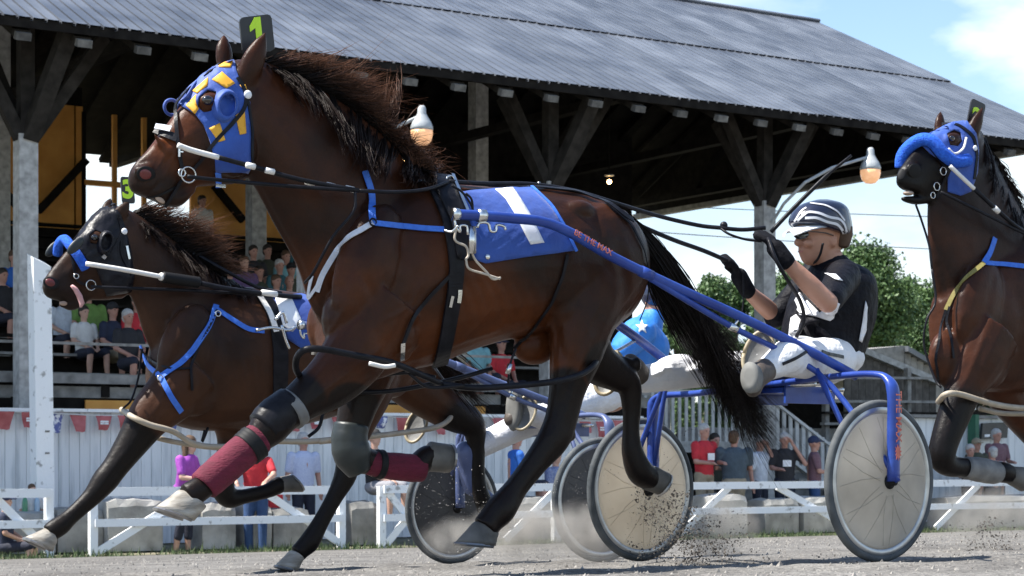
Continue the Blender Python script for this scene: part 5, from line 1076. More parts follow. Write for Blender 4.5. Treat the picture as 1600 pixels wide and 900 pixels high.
def build_sulky(label, base, Cn, Cf, shaft, paint, dn, df, lettering):
    "all points in world space; shaft = traced near shaft"
    root = thing('racing_sulky', label, 'sulky', base, 'racing sulkies'); ax = (Cf-Cn); ax.z = 0; ax.normalize(); fw = UP.cross(ax); fw = fw if fw.dot(T) < 0 else -fw; mid = (Cn+Cf)/2
    wheel(Cn, ax, root, dn, 1); wheel(Cf, ax, root, df, 2)
    def mir(p): return p+ax*2*((mid-p).dot(ax))
    sp = smooth_pts(shaft, 4)
    for k, fn in enumerate((lambda p: p, mir)):
        P = [fn(p) for p in sp]; g = G(); g.tube(P, [.0215]*len(P), 12); o = part('shaft', g, paint, root, True)
        g = G(); g.tube([P[0]-(P[1]-P[0]).normalized()*.012, P[0]+(P[1]-P[0]).normalized()*.012], .026, 12); part('end_cap', g, STEEL, o, True)
        q = P[4]; d = (P[5]-P[4]).normalized(); g = G(); g.tube([q-d*.018, q+d*.018], .026, 12); part('clamp', g, STEEL, o, True)
        q = P[len(P)//2+2]; d = (P[len(P)//2+3]-q).normalized(); g = G(); g.tube([q-d*.03, q+d*.03], .0245, 12); part('clamp', g, paint, o, True)
        # coupler hooks under the shaft tip
        g = G(); d = (P[3]-P[0]).normalized(); Z = lambda f, z: P[0]+d*f-UP*z-ax*(.0 if k == 0 else 0)
        g.tube(smooth_pts([Z(-.005, .02), Z(0, .05), Z(.02, .07), Z(.02, .045), Z(.05, .045), Z(.055, .08)], 3), .006, 6); g.tube(smooth_pts([Z(.10, .05), Z(.11, .03), Z(.15, .03), Z(.16, .06), Z(.185, .06), Z(.19, .035), Z(.225, .04), Z(.23, .055)], 3), .006, 6); g.box(Z(.075, .10), d*.014, ax*.008, UP*.055); part('coupler', g, STEEL, o, True)
        if k == 0 and lettering:
            i = next(j for j, p in enumerate(P) if (p-P[0]).dot(d) > .62); c = P[i]; dd = (P[i+2]-P[i-2]).normalized(); place_text(lettering, .036, P[i]-N*.0225+UP*.004, dd, UP, ORANGE_INK, o, 'lettering', .0004, .0008)
    # arched axle: two forks and a cross bar
    hz = (sp[-1].z)
    nf = Cn-ax*.075; ff = Cf-ax*.085
    def fork(c, inn): return None
    top_n = Vector((Cn.x, Cn.y, hz))-ax*.075; bk = -fw
    arch_n = [nf+fw*.0, nf+UP*(hz-Cn.z)*.45, nf+UP*(hz-Cn.z-.09), nf+UP*(hz-Cn.z-.025)+ax*.03, nf+UP*(hz-Cn.z)+ax*.10, nf+UP*(hz-Cn.z)+ax*.3, (nf+ff)/2+UP*(hz-Cn.z)]
    arch_f = [ff, ff+UP*(hz-Cn.z)*.45, ff+UP*(hz-Cn.z-.07), ff+UP*(hz-Cn.z-.02)-ax*.02, ff+UP*(hz-Cn.z-.004)-ax*.08, ff+UP*(hz-Cn.z)-ax*.3, (nf+ff)/2+UP*(hz-Cn.z)]
    for A, lab in ((arch_n, 'n'), (arch_f, 'f')):
        P = smooth_pts(A, 6); g = G(); r = [.034 if i < 14 else max(.021, .034-(i-14)*.0022) for i in range(len(P))]
        g.tube(P, r, 12, .72, ax); o = part('fork', g, paint, root, True)
        if lettering and lab == 'n':
            c = nf+UP*(hz-Cn.z)*.60-ax*.0255; place_text('THE MAX', .052, c+bk*.004, -UP, bk, ORANGE_INK, o, 'lettering', .0008, .0006)
            g = G(); V = []; cc = nf+UP*(hz-Cn.z)*.27-ax*.0255
            for j in range(22):
                an = 2*pi*j/22; rr = (.030 if j % 2 else .017)*(.8 if j in (15, 16, 17) else 1); V.append(cc+bk*rr*sin(an)*.8+UP*rr*cos(an)*1.25)
            V += [p-ax*.0015 for p in V]; g.add(V, [tuple(range(22)), tuple(range(43, 21, -1))]+[(i, (i+1) % 22, 22+(i+1) % 22, 22+i) for i in range(22)]); part('emblem', g, ORANGE_INK, o)
    # stays
    j1 = sp[len(sp)*5//9]
    for fn, c in ((lambda p: p, Cn-ax*.10), (mir, Cf+ax*.10)):
        a = fn(j1)-UP*.01; b = fn(sp[-5])-UP*.075; e = c
        near = (c-Cn).length < .3; g = G(); g.tube(smooth_pts([a, (a+b)/2-UP*.012, b, b*.35+e*.65+UP*.03, e] if near else [fn(sp[-5]), b, b*.35+e*.65+UP*.03, e], 4), .0135, 9); o = part('stay', g, paint, root, True)
        ii = fn(Cn+ax*.09); bb = b; g = G(); g.tube([bb+UP*.01, ii+UP*.05], .0135, 9); part('stay', g, paint, root, True)
        if not near: continue
        m_ = (a+b)/2-UP*.012; q = min((fn(p) for p in sp), key=lambda p: (p-m_).length); g = G(); g.tube([m_, q], .007, 6); g.tube([m_-(b-a).normalized()*.02, m_+(b-a).normalized()*.02], .018, 9); part('stay_link', g, STEEL, root, True)
    # seat
    sc = mid+UP*(hz-mid.z)-fw*.20-ax*.04-UP*.0; g = G(); R = []
    for z, k in ((-.015, .86), (0, 1), (.03, 1.03), (.05, .95), (.056, .7)):
        R.append([sc+UP*z+fw*(.02+.21*k*cos(2*pi*j/24)*(1 if abs(cos(2*pi*j/24)) < .8 else .95))+ax*.19*k*np.sign(sin(2*pi*j/24))*abs(sin(2*pi*j/24))**.6 for j in range(24)])
    g.rings(R); part('seat', g, SEATM, root, True)
    g = G(); g.box(sc-UP*.055+fw*.03, fw*.17, ax*.14, UP*.012); g.box(sc-UP*.075-ax*.15+fw*.02, fw*.17, ax*.006, UP*.04); g.box(sc-UP*.075+ax*.15+fw*.02, fw*.17, ax*.006, UP*.04); part('seat_pan', g, paint, root)
    g = G(); g.tube([sc-UP*.03-ax*.3+fw*.15, sc-UP*.03+ax*.3+fw*.15], .012, 8); g.tube([sc-UP*.05-ax*.25-fw*.1, sc-UP*.05+ax*.25-fw*.1], .010, 8); part('seat_bar', g, STEEL, root, True)
    # stirrups
    jn = sp[len(sp)*7//9+1]
    for fn in (lambda p: p, mir):
        c = fn(jn)-UP*.10+fn(ax)*0; inn = (mid-c).dot(ax); c = c+ax*(.06 if inn > 0 else -.06)+(fw*.24-UP*.07 if inn < 0 else fw*0); up2 = (UP*.93+bk*.3).normalized(); sd = (ax+fw*.85).normalized(); nn = sd.cross(up2).normalized()
        g = G(); Q = [c+sd*.062*cos(2*pi*j/28)+up2*.105*sin(2*pi*j/28) for j in range(29)]; g.tube(Q, .009, 7); o = part('stirrup', g, STIR, root, True)
        g = G(); R = [[c+fw*.008+(sd*.060*cos(2*pi*j/28)+up2*.102*sin(2*pi*j/28))*k+nn*h for j in range(28)] for k, h in ((1, 0), (.9, .006), (.5, .012), (.02, .014))]; g.rings(R, cap=False); part('stirrup_plate', g, GREYLEATHER, o, True)
        g = G(); g.tube([c+up2*.10, fn(jn)], .008, 6); part('stirrup_hanger', g, STEEL, root)
    return root
STIR = mat('worn_tan_rim', (.25, .20, .12), (.42, .36, .25), scale=20, rough=.5)
Cn1, Cf1 = pl(1375, 752, 6.42), pl(1002, 765, 7.93)
shaft1 = [pl(712, 335, 6.80), pl(752, 337, 6.795), pl(800, 341, 6.79), pl(850, 347, 6.785), pl(892, 364, 6.78), pl(960, 403, 6.77), pl(1060, 451, 6.75), pl(1140, 487, 6.735), pl(1200, 516, 6.72), pl(1275, 554, 6.69), pl(1338, 588, 6.65)]
m = (Cn1+Cf1)/2
build_sulky('bright blue racing sulky with large disc wheels behind horse number 1', (m.x, m.y, gz(7.17)), Cn1, Cf1, shaft1, BPAINT, DISC, DISCC, 'BE THE MAX')
Cn2, Cf2 = pl(940, 781, 9.24), pl(707, 793, 10.72)
m = (Cn2+Cf2)/2; sh2 = [pl(470, 508, 9.55), pl(510, 511, 9.55), pl(550, 514, 9.55), pl(590, 522, 9.55), pl(640, 540, 9.55), pl(690, 562, 9.55), pl(745, 584, 9.54), pl(790, 602, 9.53), pl(830, 617, 9.52), pl(880, 636, 9.50), pl(915, 650, 9.46)]
build_sulky('slate blue racing sulky partly hidden behind the legs of the leading horse', (m.x, m.y, gz(10)), Cn2, Cf2, sh2, BPAINT2, DISCD, DISCD, None)
# ================================================================ drivers
SKIN = mat('tanned_skin', (.36, .17, .105), (.46, .24, .16), scale=7, rough=.5, bump=.1, bscale=60); SKINB = mat('pale_skin', (.46, .27, .20), (.55, .34, .26), scale=9, rough=.55); SKIND = mat('ruddy_skin', (.38, .19, .14), (.47, .26, .20), scale=9, rough=.55)
JBLACK = mat('black_racing_jacket', (.002, .002, .004), (.006, .006, .010), scale=7, rough=.6, bump=.8, bscale=10, dist=.035, spec=.15); JWHITE = mat('white_racing_fabric', (.68, .68, .70), (.80, .80, .82), scale=9, rough=.6, bump=.6, bscale=16, dist=.02)
TROUS = mat('white_trouser_cloth', (.66, .66, .68), (.80, .80, .82), scale=7, rough=.75, bump=.9, bscale=9, dist=.035)
JBLUE = mat('bright_blue_jacket', (.020, .16, .55), (.035, .23, .68), scale=7, rough=.6, bump=.6, bscale=16, dist=.02)
NAVY = mat('navy_helmet_shell', (.010, .013, .030), (.015, .018, .04), rough=.25, coat=.4); HGREY = mat('grey_helmet_stripe', (.55, .56, .60), (.66, .67, .70), rough=.4); GLASS = mat('dark_glasses', (.01, .01, .012), rough=.08, coat=1); HBROWN = mat('brown_helmet_padding', (.06, .035, .02), (.11, .065, .04), scale=20, rough=.85)
GLOVE = mat('black_knit_glove', (.005, .005, .007), (.013, .013, .016), scale=40, rough=.85, spec=.1, bump=.4); LIPM = mat('lip_skin', (.36, .13, .11), rough=.5); BOOTS = mat('scuffed_brown_boot', (.04, .03, .025), (.10, .08, .065), scale=12, rough=.6, bump=.3); SOLE = mat('grey_rubber_sole', (.12, .12, .115), (.20, .20, .19), scale=12, rough=.8)
class Fig(Horse):
    def __init__(h, label, s0, loc, cat='person', group=None, name='person'):
        h.s0 = s0; h.root = thing(name, label, cat, loc, group); h.g = G(); h.dark = []
    def layer(h, g, vox, m, name, smooth=4, keep=False):
        me = remesh(g, vox, smooth, .5, name)
        if keep: h.bvh = bvh_of(me)
        shift_mesh(me, origin_of(h.root)); return link(name, me, m, h.root, True)
def arm_chain(g, P, R):
    for (a, b), (r1, r2) in zip(zip(P, P[1:]), zip(R, R[1:])): g.cap(a, b, r1, r2, 12)
def fist(g, wrist, knuck, palmside, grip, r=.010, sc=1.0):
    "palm plus four curled fingers and a thumb wrapped round a line through grip"
    d = (knuck-wrist).normalized(); side = d.cross(palmside).normalized(); pn = palmside.normalized()
    for k in (-1.2, -.4, .4, 1.2): g.cap(wrist+side*k*.012*sc, knuck+side*k*.019*sc, .019*sc, .013*sc, 8)
    for i, k in enumerate((-1.5, -.5, .5, 1.5)):
        ln = (.92, 1.05, 1.0, .82)[i]; a = knuck+side*k*.019*sc; b = a+d*.022*ln*sc+pn*.026*ln*sc; c = b-d*.012*sc+pn*.022*ln*sc; e = c-d*.022*ln*sc-pn*.002
        g.cap(a, b, r*sc*1.05, r*sc, 8); g.cap(b, c, r*sc, r*sc*.95, 8); g.cap(c, e, r*sc*.95, r*sc*.8, 8)
    a = wrist+d*.03*sc-side*.032*sc; b = a+d*.032*sc+pn*.02*sc-side*.008*sc; c = b+d*.012*sc+pn*.024*sc+side*.016*sc; g.cap(a, b, r*1.25*sc, r*1.1*sc, 8); g.cap(b, c, r*1.1*sc, r*.9*sc, 8)
def driver_one():
    s = 7.1; base = pl(1290, HY, s); f = Fig('driver in black and white racing colours with striped helmet, reins in raised gloves', s, (base.x, base.y, gz(7.1)))
    P = lambda x, y, q: pl(x, y, q)
    Y0 = depth(1290, s); u = Y0/F
    # joints
    nsh, nel, nwr, nkn = P(1318, 432, 6.93), P(1293, 473, 6.72), P(1222, 402, 6.78), P(1202, 374, 6.83)
    fsh, fel, fwr, fkn = P(1278, 428, 7.30), P(1212, 494, 7.40), P(1163, 450, 7.36), P(1147, 414, 7.34)
    # body: one continuous surface
    g = f.g
    rows = [(1260, 318, 1310, 316, .045), (1252, 333, 1320, 333, .068), (1249, 348, 1323, 350, .075), (1250, 358, 1322, 364, .074), (1252, 364, 1320, 372, .071), (1249, 376, 1316, 382, .066), (1250, 386, 1310, 392, .060), (1251, 394, 1304, 400, .054), (1252, 401, 1300, 404, .048), (1256, 409, 1294, 408, .040), (1264, 415, 1288, 412, .026)]
    g.rings(sect(rows, s, 3, 20))
    g.rings(sect([(1247, 365, 1262, 364, .010), (1243, 373, 1262, 372, .014), (1240, 379, 1262, 379, .017), (1243, 384, 1262, 383, .014), (1250, 386, 1262, 385, .008)], s, 3, 12))   # nose
    for sd in (-1, 1):
        e = P(1303, 376, s+.07*sd); g.ell(e, T*.022, N*.012, UP*.033)
        g.ell(P(1262, 380, s+.043*sd), T*.03, N*.016, UP*.02)
    g.ell(P(1252, 391, s), T*.012, N*.024, UP*.006); g.ell(P(1253, 396, s), T*.012, N*.022, UP*.006); g.ell(P(1262, 408, s), T*.022, N*.026, UP*.016); g.ell(P(1254, 361, s), T*.014, N*.06, UP*.010)
    g.rings(sect([(1270, 395, 1312, 395, .060), (1272, 412, 1318, 408, .062), (1275, 430, 1330, 425, .085)], s, 3, 16))
    g.rings(sect([(1276, 425, 1335, 425, .13), (1262, 450, 1342, 445, .16), (1245, 500, 1342, 500, .15), (1236, 555, 1330, 565, .15)], s, 3, 16))
    arm_chain(g, [nsh, nel, (nel*.6+nwr*.4), nwr, nwr*.5+nkn*.5], [.058, .047, .046, .031, .03]); arm_chain(g, [fsh, fel, (fel*.6+fwr*.4), fwr, fwr*.5+fkn*.5], [.056, .045, .044, .030, .03])
    me = remesh(g, .0075, 3, .5, 'body'); f.bvh = bvh_of(me); shift_mesh(me, origin_of(f.root)); link('body', me, SKIN, f.root, True)
    q = f.hit(1253, 393, s); 
    gg = G(); gg.ell(P(1250.5, 393.2, s), T*.008, N*.02, UP*.0035); part('mouth', gg, LIPM, f.root, True)
    for sd in (-1, 1):
        gg = G(); gg.ell(P(1255, 366, s+.034*sd), T*.010, N*.014, UP*.009); part('eye', gg, EYE, f.root, True)
    # glasses
    gl = None
    for sd in (-1, 1):
        gg = G(); gg.ell(P(1252, 367, s+.036*sd), T*.010+N*.012*sd, N*.030+T*.016*sd, UP*.021, 18); o = part('glasses_lens', gg, GLASS, f.root, True)
        gg = G(); gg.tube(smooth_pts([P(1254, 363, s+.062*sd), P(1270, 362, s+.076*sd), P(1290, 364, s+.078*sd), P(1302, 368, s+.078*sd)], 3),   .0028, 6); part('glasses_arm', gg, GLASS, o, True)
    # jacket
    j = G()
    j.rings(sect([(1276, 402, 1316, 398, .062), (1270, 416, 1326, 408, .072), (1266, 430, 1340, 420, .150), (1258, 446, 1350, 436, .195), (1246, 470, 1355, 464, .205), (1236, 500, 1355, 500, .195), (1230, 530, 1346, 532, .185), (1228, 552, 1338, 556, .182)], s, 4, 24))
    for a, b, c in ((nsh, nel, -1), (fsh, fel, 1)):
        e = a+(b-a)*(.86 if c < 0 else 1.0); j.cap(P(1308, 436, s+.08*c), a, .085, .083, 14); j.cap(a, e, .083, .066 if c < 0 else .060, 14)
    for k in range(16):   # folds
        x, y = random.uniform(1245, 1345), random.uniform(445, 545); j.ell(P(x, y, s-.175+abs(x-1300)*.0012), T*.05+UP*random.uniform(-.05, .05), N*.035, UP*.010+T*random.uniform(-.01, .01))
    f.layer(j, .0095, JBLACK, 'jacket', 4, True); jk = f.root.children[-1]; jk = [c for c in f.root.children if c.name.startswith('jacket')][0]
    for pts in ([(1262, 470), (1281, 489), (1305, 471), (1311, 474), (1303, 497), (1297, 502), (1268, 494), (1250, 490), (1246, 484)], [(1237, 497), (1245, 492), (1252, 500), (1246, 520), (1238, 538), (1232, 533)], [(1351, 470), (1354, 480), (1352, 515), (1345, 535), (1341, 532), (1346, 505)], [(1290, 428), (1306, 430), (1316, 440), (1305, 438)], [(1243, 470), (1252, 455), (1258, 470), (1262, 482), (1250, 487)]):
        f.patch(pts, JWHITE, 'white_panel', .0055, .002, 4, parent=jk, wav=.001)
    g2 = G(); g2.rings([[p+(p-fel)*0 for p in r] for r in [[fel.lerp(fsh, k)+(UP*cos(an)+N*sin(an))*.066 for an in np.linspace(0, 2*pi, 14, endpoint=False)] for k in (.12, .26, .40)]]); part('white_panel', g2, JWHITE, jk, True)
    # cuffs
    # trousers
    t = G(); nh, nk, na = P(1303, 562, 6.98), P(1226, 560, 6.73), P(1196, 578, 6.72); fh, fk, fa = P(1290, 570, 7.26), P(1120, 577, 7.42), P(1008, 592, 7.5)
    t.ell(P(1296, 560, s), T*.155, N*.185, UP*.10); t.cap(nh, nk, .108, .082, 16); t.cap(nk, na, .080, .052, 14); t.cap(fh, fk, .105, .080, 16); t.cap(fk, fa, .080, .068, 14); t.ell(P(1065, 580, 7.46), T*.17, N*.07, UP*.082)
    for k in range(14):
        w_ = random.random(); c = fk.lerp(fa, w_) if k % 2 else nh.lerp(nk, w_); t.ell(c-N*.06+UP*random.uniform(-.03, .05), T*random.uniform(.03, .06)+UP*random.uniform(-.04, .04), N*.035, UP*.012)
    f.layer(t, .0095, TROUS, 'trousers', 4, True); tr = [c for c in f.root.children if c.name.startswith('trousers')][0]
    for P_ in ([(1222, 569), (1243, 560), (1262, 548)], [(1283, 549), (1296, 555), (1310, 555), (1317, 558)]): f.strap(P_, 5, BLACK_CLOTH, 'stripe', .003, .003, tr)
    f.tube([(1240, 527, 6.88), (1262, 528, 6.86), (1300, 540, 6.86), (1325, 552, 6.88), (1333, 565, 6.92), (1327, 576, 6.95)], .006, WHITE_CLOTH, 'drawstring', parent=tr)
    # boots
    for a, b, q in ((na, P(1177, 596, 6.66), 1), (fa, P(985, 575, 7.46), 0)):
        gg = G(); gg.cap(a, a*.4+b*.6, .056, .05, 12); gg.cap(a*.4+b*.6+UP*.02, b+UP*.03 if not q else b-UP*.03, .048, .040, 12); me = f.layer(gg, .011, BOOTS, 'boot', 3)
        if q:
            gg = G(); sd = Vector((-.62, -.74, .1)).normalized(); ax_ = sd.cross(UP).normalized(); c = P(1173, 590, 6.60)
            R = [[c+sd*h+ax_*.046*k*cos(2*pi*i/24)+UP*(.068*k*sin(2*pi*i/24)) for i in range(24)] for h, k in ((-.035, .9), (0, 1), (.012, .98), (.014, .5))]; gg.rings(R); part('sole', gg, SOLE, me, True)
    # helmet
    he = G()
    he.rings(sect([(1277, 311.5, 1292, 311.5, .02), (1259, 317, 1309, 318, .075), (1248, 325, 1318, 327, .102), (1241, 335, 1322, 340, .113), (1238, 345, 1325, 355, .116), (1240, 349, 1326, 368, .113), (1244, 350, 1326, 376, .106)], s, 4, 28))
    f.layer(he, .0085, NAVY, 'helmet', 3, True); hm = [c for c in f.root.children if c.name.startswith('helmet')][0]
    for pts, w_ in (([(1246, 345), (1262, 331), (1280, 333), (1296, 340), (1312, 342), (1320, 352), (1324, 372)], 4), ([(1258, 341), (1276, 340), (1292, 347), (1308, 350), (1318, 362), (1320, 378)], 4), ([(1266, 318), (1290, 321), (1308, 330), (1319, 345)], 3), ([(1242, 346), (1254, 328), (1260, 325)], 3)): f.strap(pts, w_, HGREY, 'stripe', .002, .003, hm, step=3)
    gg = G(); R = []
    for k, (x, y, w_) in enumerate(((1274, 349, .098), (1262, 350, .100), (1248, 353, .092), (1238, 357, .070), (1233, 360, .035))):
        c = P(x, y, s); R.append([c+N*w_*v-UP*.022*(v*v) for v in np.linspace(-1, 1, 13)])
    V = [p for r in R for p in r]; V += [p-UP*.005 for p in V]; nv = 65; fc = [(i*13+j, i*13+j+1, (i+1)*13+j+1, (i+1)*13+j) for i in range(4) for j in range(12)]; gg.add(V, fc+[tuple(nv+i for i in reversed(q)) for q in fc]); part('visor', gg, WHITE_CLOTH, hm, True)
    gg = G(); gg.rings(sect([(1292, 352, 1322, 356, .093), (1293, 370, 1320, 376, .093), (1296, 386, 1314, 390, .086)], s, 3, 20)); me = remesh(gg, .008, 3, .5, 'padding'); shift_mesh(me, origin_of(f.root)); link('padding', me, HBROWN, hm, True)
    f.tube([(1286, 380, 6.99), (1282, 396, 7.01), (1276, 407, 7.05), (1268, 413, s)], .006, LEATHER, 'chin_strap')
    # gloves
    for w_, k_, fo, pn in ((nwr, nkn, nel, Vector((-.75, .5, .25))), (fwr, fkn, fel, Vector((-.85, -.3, .3)))):
        gg = G(); fist(gg, w_, k_, pn, None, .0125, 1.18); gg.cap(w_+(fo-w_)*.10, w_+(k_-w_)*.5, .040, .042, 12); f.layer(gg, .006, GLOVE, 'glove', 2)
    # loose rein ends and whip
    f.tube([(1200, 372, 6.8), (1212, 405, 6.74), (1232, 440, 6.74), (1250, 470, 6.80), (1256, 500, 6.84), (1244, 527, 6.86)], .009, LEATHER, 'rein_end')
    f.tube([(1160, 420, 7.3), (1162, 450, 7.3), (1161, 478, 7.3), (1158, 500, 7.3)], .004, LEATHER, 'rein_end')
    f.tube([(1205, 362, 6.8), (1240, 325, 6.76), (1290, 276, 6.70), (1330, 243, 6.66)], [.010]*11+[.007]*5, LEATHER, 'whip')
    return f
driver_one()
def driver_two():
    s = 9.95; base = pl(940, HY, s); f = Fig('driver in a bright blue jacket with a white star, lying back behind the tail', s, (base.x, base.y, gz(s)))
    P = pl; g = f.g
    hip, ch, nk, hd = P(955, 612, s), P(1002, 530, s), P(1020, 497, s), P(1030, 470, s)
    g.ell(hd, T*.085, N*.075, UP*.105); g.ell(hd-UP*.06-T*.05, T*.05, N*.05, UP*.05); g.ell(hd-T*.095-UP*.02, T*.02, N*.014, UP*.02); g.cap(ch, nk, .09, .055); g.cap(nk, hd, .055, .06); g.cap(hip, ch, .13, .14)
    for sd in (-1, 1):
        sh, el, wr = P(1005, 520, s+.19*sd), P(960, 560, s+.26*sd), P(905, 520, s+.16*sd); arm_chain(g, [sh, el, wr, wr-T*.06], [.055, .045, .032, .03])
        gg = G(); fist(gg, wr, wr-T*.07+UP*.02, UP, None, .011, 1.05); f.layer(gg, .008, GLOVE, 'glove', 2)
    me = remesh(g, .011, 3, .5, 'body'); shift_mesh(me, origin_of(f.root)); link('body', me, SKIN, f.root, True)
    j = G(); j.cap(P(962, 600, s-.07), P(1000, 528, s-.08), .14, .135, 16); j.cap(P(962, 600, s+.07), P(1000, 528, s+.08), .14, .135, 16); j.ell(P(1000, 545, s), T*.17, N*.22, UP*.16); j.cap(ch, nk, .14, .075)
    for sd in (-1, 1): sh, el = P(1005, 520, s+.19*sd), P(960, 560, s+.26*sd); j.cap(sh, el, .085, .07); j.cap(el, P(925, 538, s+.2*sd), .07, .055)
    f.layer(j, .012, JBLUE, 'jacket', 4, True); jk = [c for c in f.root.children if c.name.startswith('jacket')][0]
    st = [(1003+(10 if k % 2 == 0 else 4.5)*sin(2*pi*k/10), 512-(11 if k % 2 == 0 else 4.5)*cos(2*pi*k/10)) for k in range(10)]
    f.patch(st, WHITE_CLOTH, 'star', .006, .002, 3, parent=jk)
    t = G(); t.ell(hip, T*.15, N*.18, UP*.11)
    t.cap(P(950, 617, s-.1), P(850, 652, s-.22), .105, .08, 14); t.cap(P(850, 652, s-.22), P(806, 640, s-.25), .078, .055, 12)
    t.cap(P(945, 617, s+.1), P(800, 672, s+.2), .105, .082, 14); t.cap(P(800, 672, s+.2), P(728, 708, s+.25), .085, .07, 12)
    f.layer(t, .012, TROUS, 'trousers', 4); 
    gg = G(); gg.cap(P(806, 640, s-.25), P(800, 655, s-.3), .055, .05); b = f.layer(gg, .012, BOOTS, 'boot', 3)
    gg = G(); c = P(802, 640, s-.33); sd = Vector((-.62, -.74, 0)).normalized(); ax_ = sd.cross(UP).normalized(); gg.rings([[c+sd*h+ax_*.05*k*cos(2*pi*i/24)+UP*(.125*k*sin(2*pi*i/24)) for i in range(24)] for h, k in ((-.03, .92), (0, 1), (.012, .96), (.014, .5))]); part('sole', gg, SOLE, b, True)
    gg = G(); gg.cap(P(728, 708, s+.25), P(738, 760, s+.25), .075, .06); gg.cap(P(738, 760, s+.25), P(770, 785, s+.22), .055, .04); f.layer(gg, .012, BPAINT2, 'gaiter', 3)
    he = G(); he.ell(hd+UP*.035, T*.125, N*.11, UP*.10); f.layer(he, .011, NAVY, 'helmet', 3)
driver_two()
# ================================================================ spectators
def cloth(name, c, d=None, **k): return mat(name, c, d or tuple(min(1, v*1.35) for v in c), scale=k.pop('scale', 12), rough=.8, bump=.5, bscale=22, dist=.015, **k)
PURPLE = cloth('purple_shirt_cloth', (.26, .05, .32)); REDS = cloth('red_shirt_cloth', (.42, .02, .03)); LBLUE = cloth('pale_blue_check', (.40, .46, .66), (.55, .60, .76), scale=60); BLK_T = cloth('black_tee', (.016, .016, .020)); POLO = cloth('bright_blue_polo', (.02, .11, .42)); PLAID = cloth('blue_plaid', (.08, .11, .28), (.30, .34, .46), scale=50)
SLATE = cloth('slate_tee', (.045, .065, .085)); PALEP = cloth('pale_grey_polo', (.42, .46, .52)); NAVYT = cloth('navy_tee', (.014, .020, .045)); WINE = cloth('wine_check_shirt', (.12, .05, .07), (.20, .12, .14), scale=60); KHAKI = cloth('khaki_cloth', (.24, .20, .14)); JEAN = cloth('denim', (.025, .06, .15)); DNAVY = cloth('dark_trousers', (.012, .015, .03)); WHT = cloth('white_tee', (.55, .55, .54), (.68, .68, .67)); GREENS = cloth('green_shirt', (.12, .22, .05)); OLIVE = cloth('dark_olive_shirt', (.04, .045, .03)); TEAL = cloth('dark_teal_shirt', (.02, .08, .10)); GREYS = cloth('grey_shorts', (.20, .20, .22)); CYAN = cloth('pale_cyan_shirt', (.15, .32, .36))
HBLK = mat('dark_hair', (.012, .009, .007), (.03, .022, .016), scale=40, rough=.7, bump=.6); HBRN = mat('brown_hair', (.06, .03, .015), (.11, .06, .03), scale=40, rough=.7, bump=.6); HGRY = mat('grey_hair', (.34, .33, .32), (.52, .51, .50), scale=40, rough=.8, bump=.6); CAPK = cloth('black_cap', (.014, .014, .016)); CAPN = cloth('navy_cap', (.014, .022, .06)); SHOEM = mat('dark_shoe', (.02, .018, .016), (.05, .045, .04), rough=.6); SHOEW = mat('white_trainer', (.55, .54, .52), (.7, .7, .68), rough=.6); PAPER = mat('white_paper_badge', (.78, .78, .80), rough=.6); PHONE = mat('dark_phone', (.01, .01, .012), rough=.2)
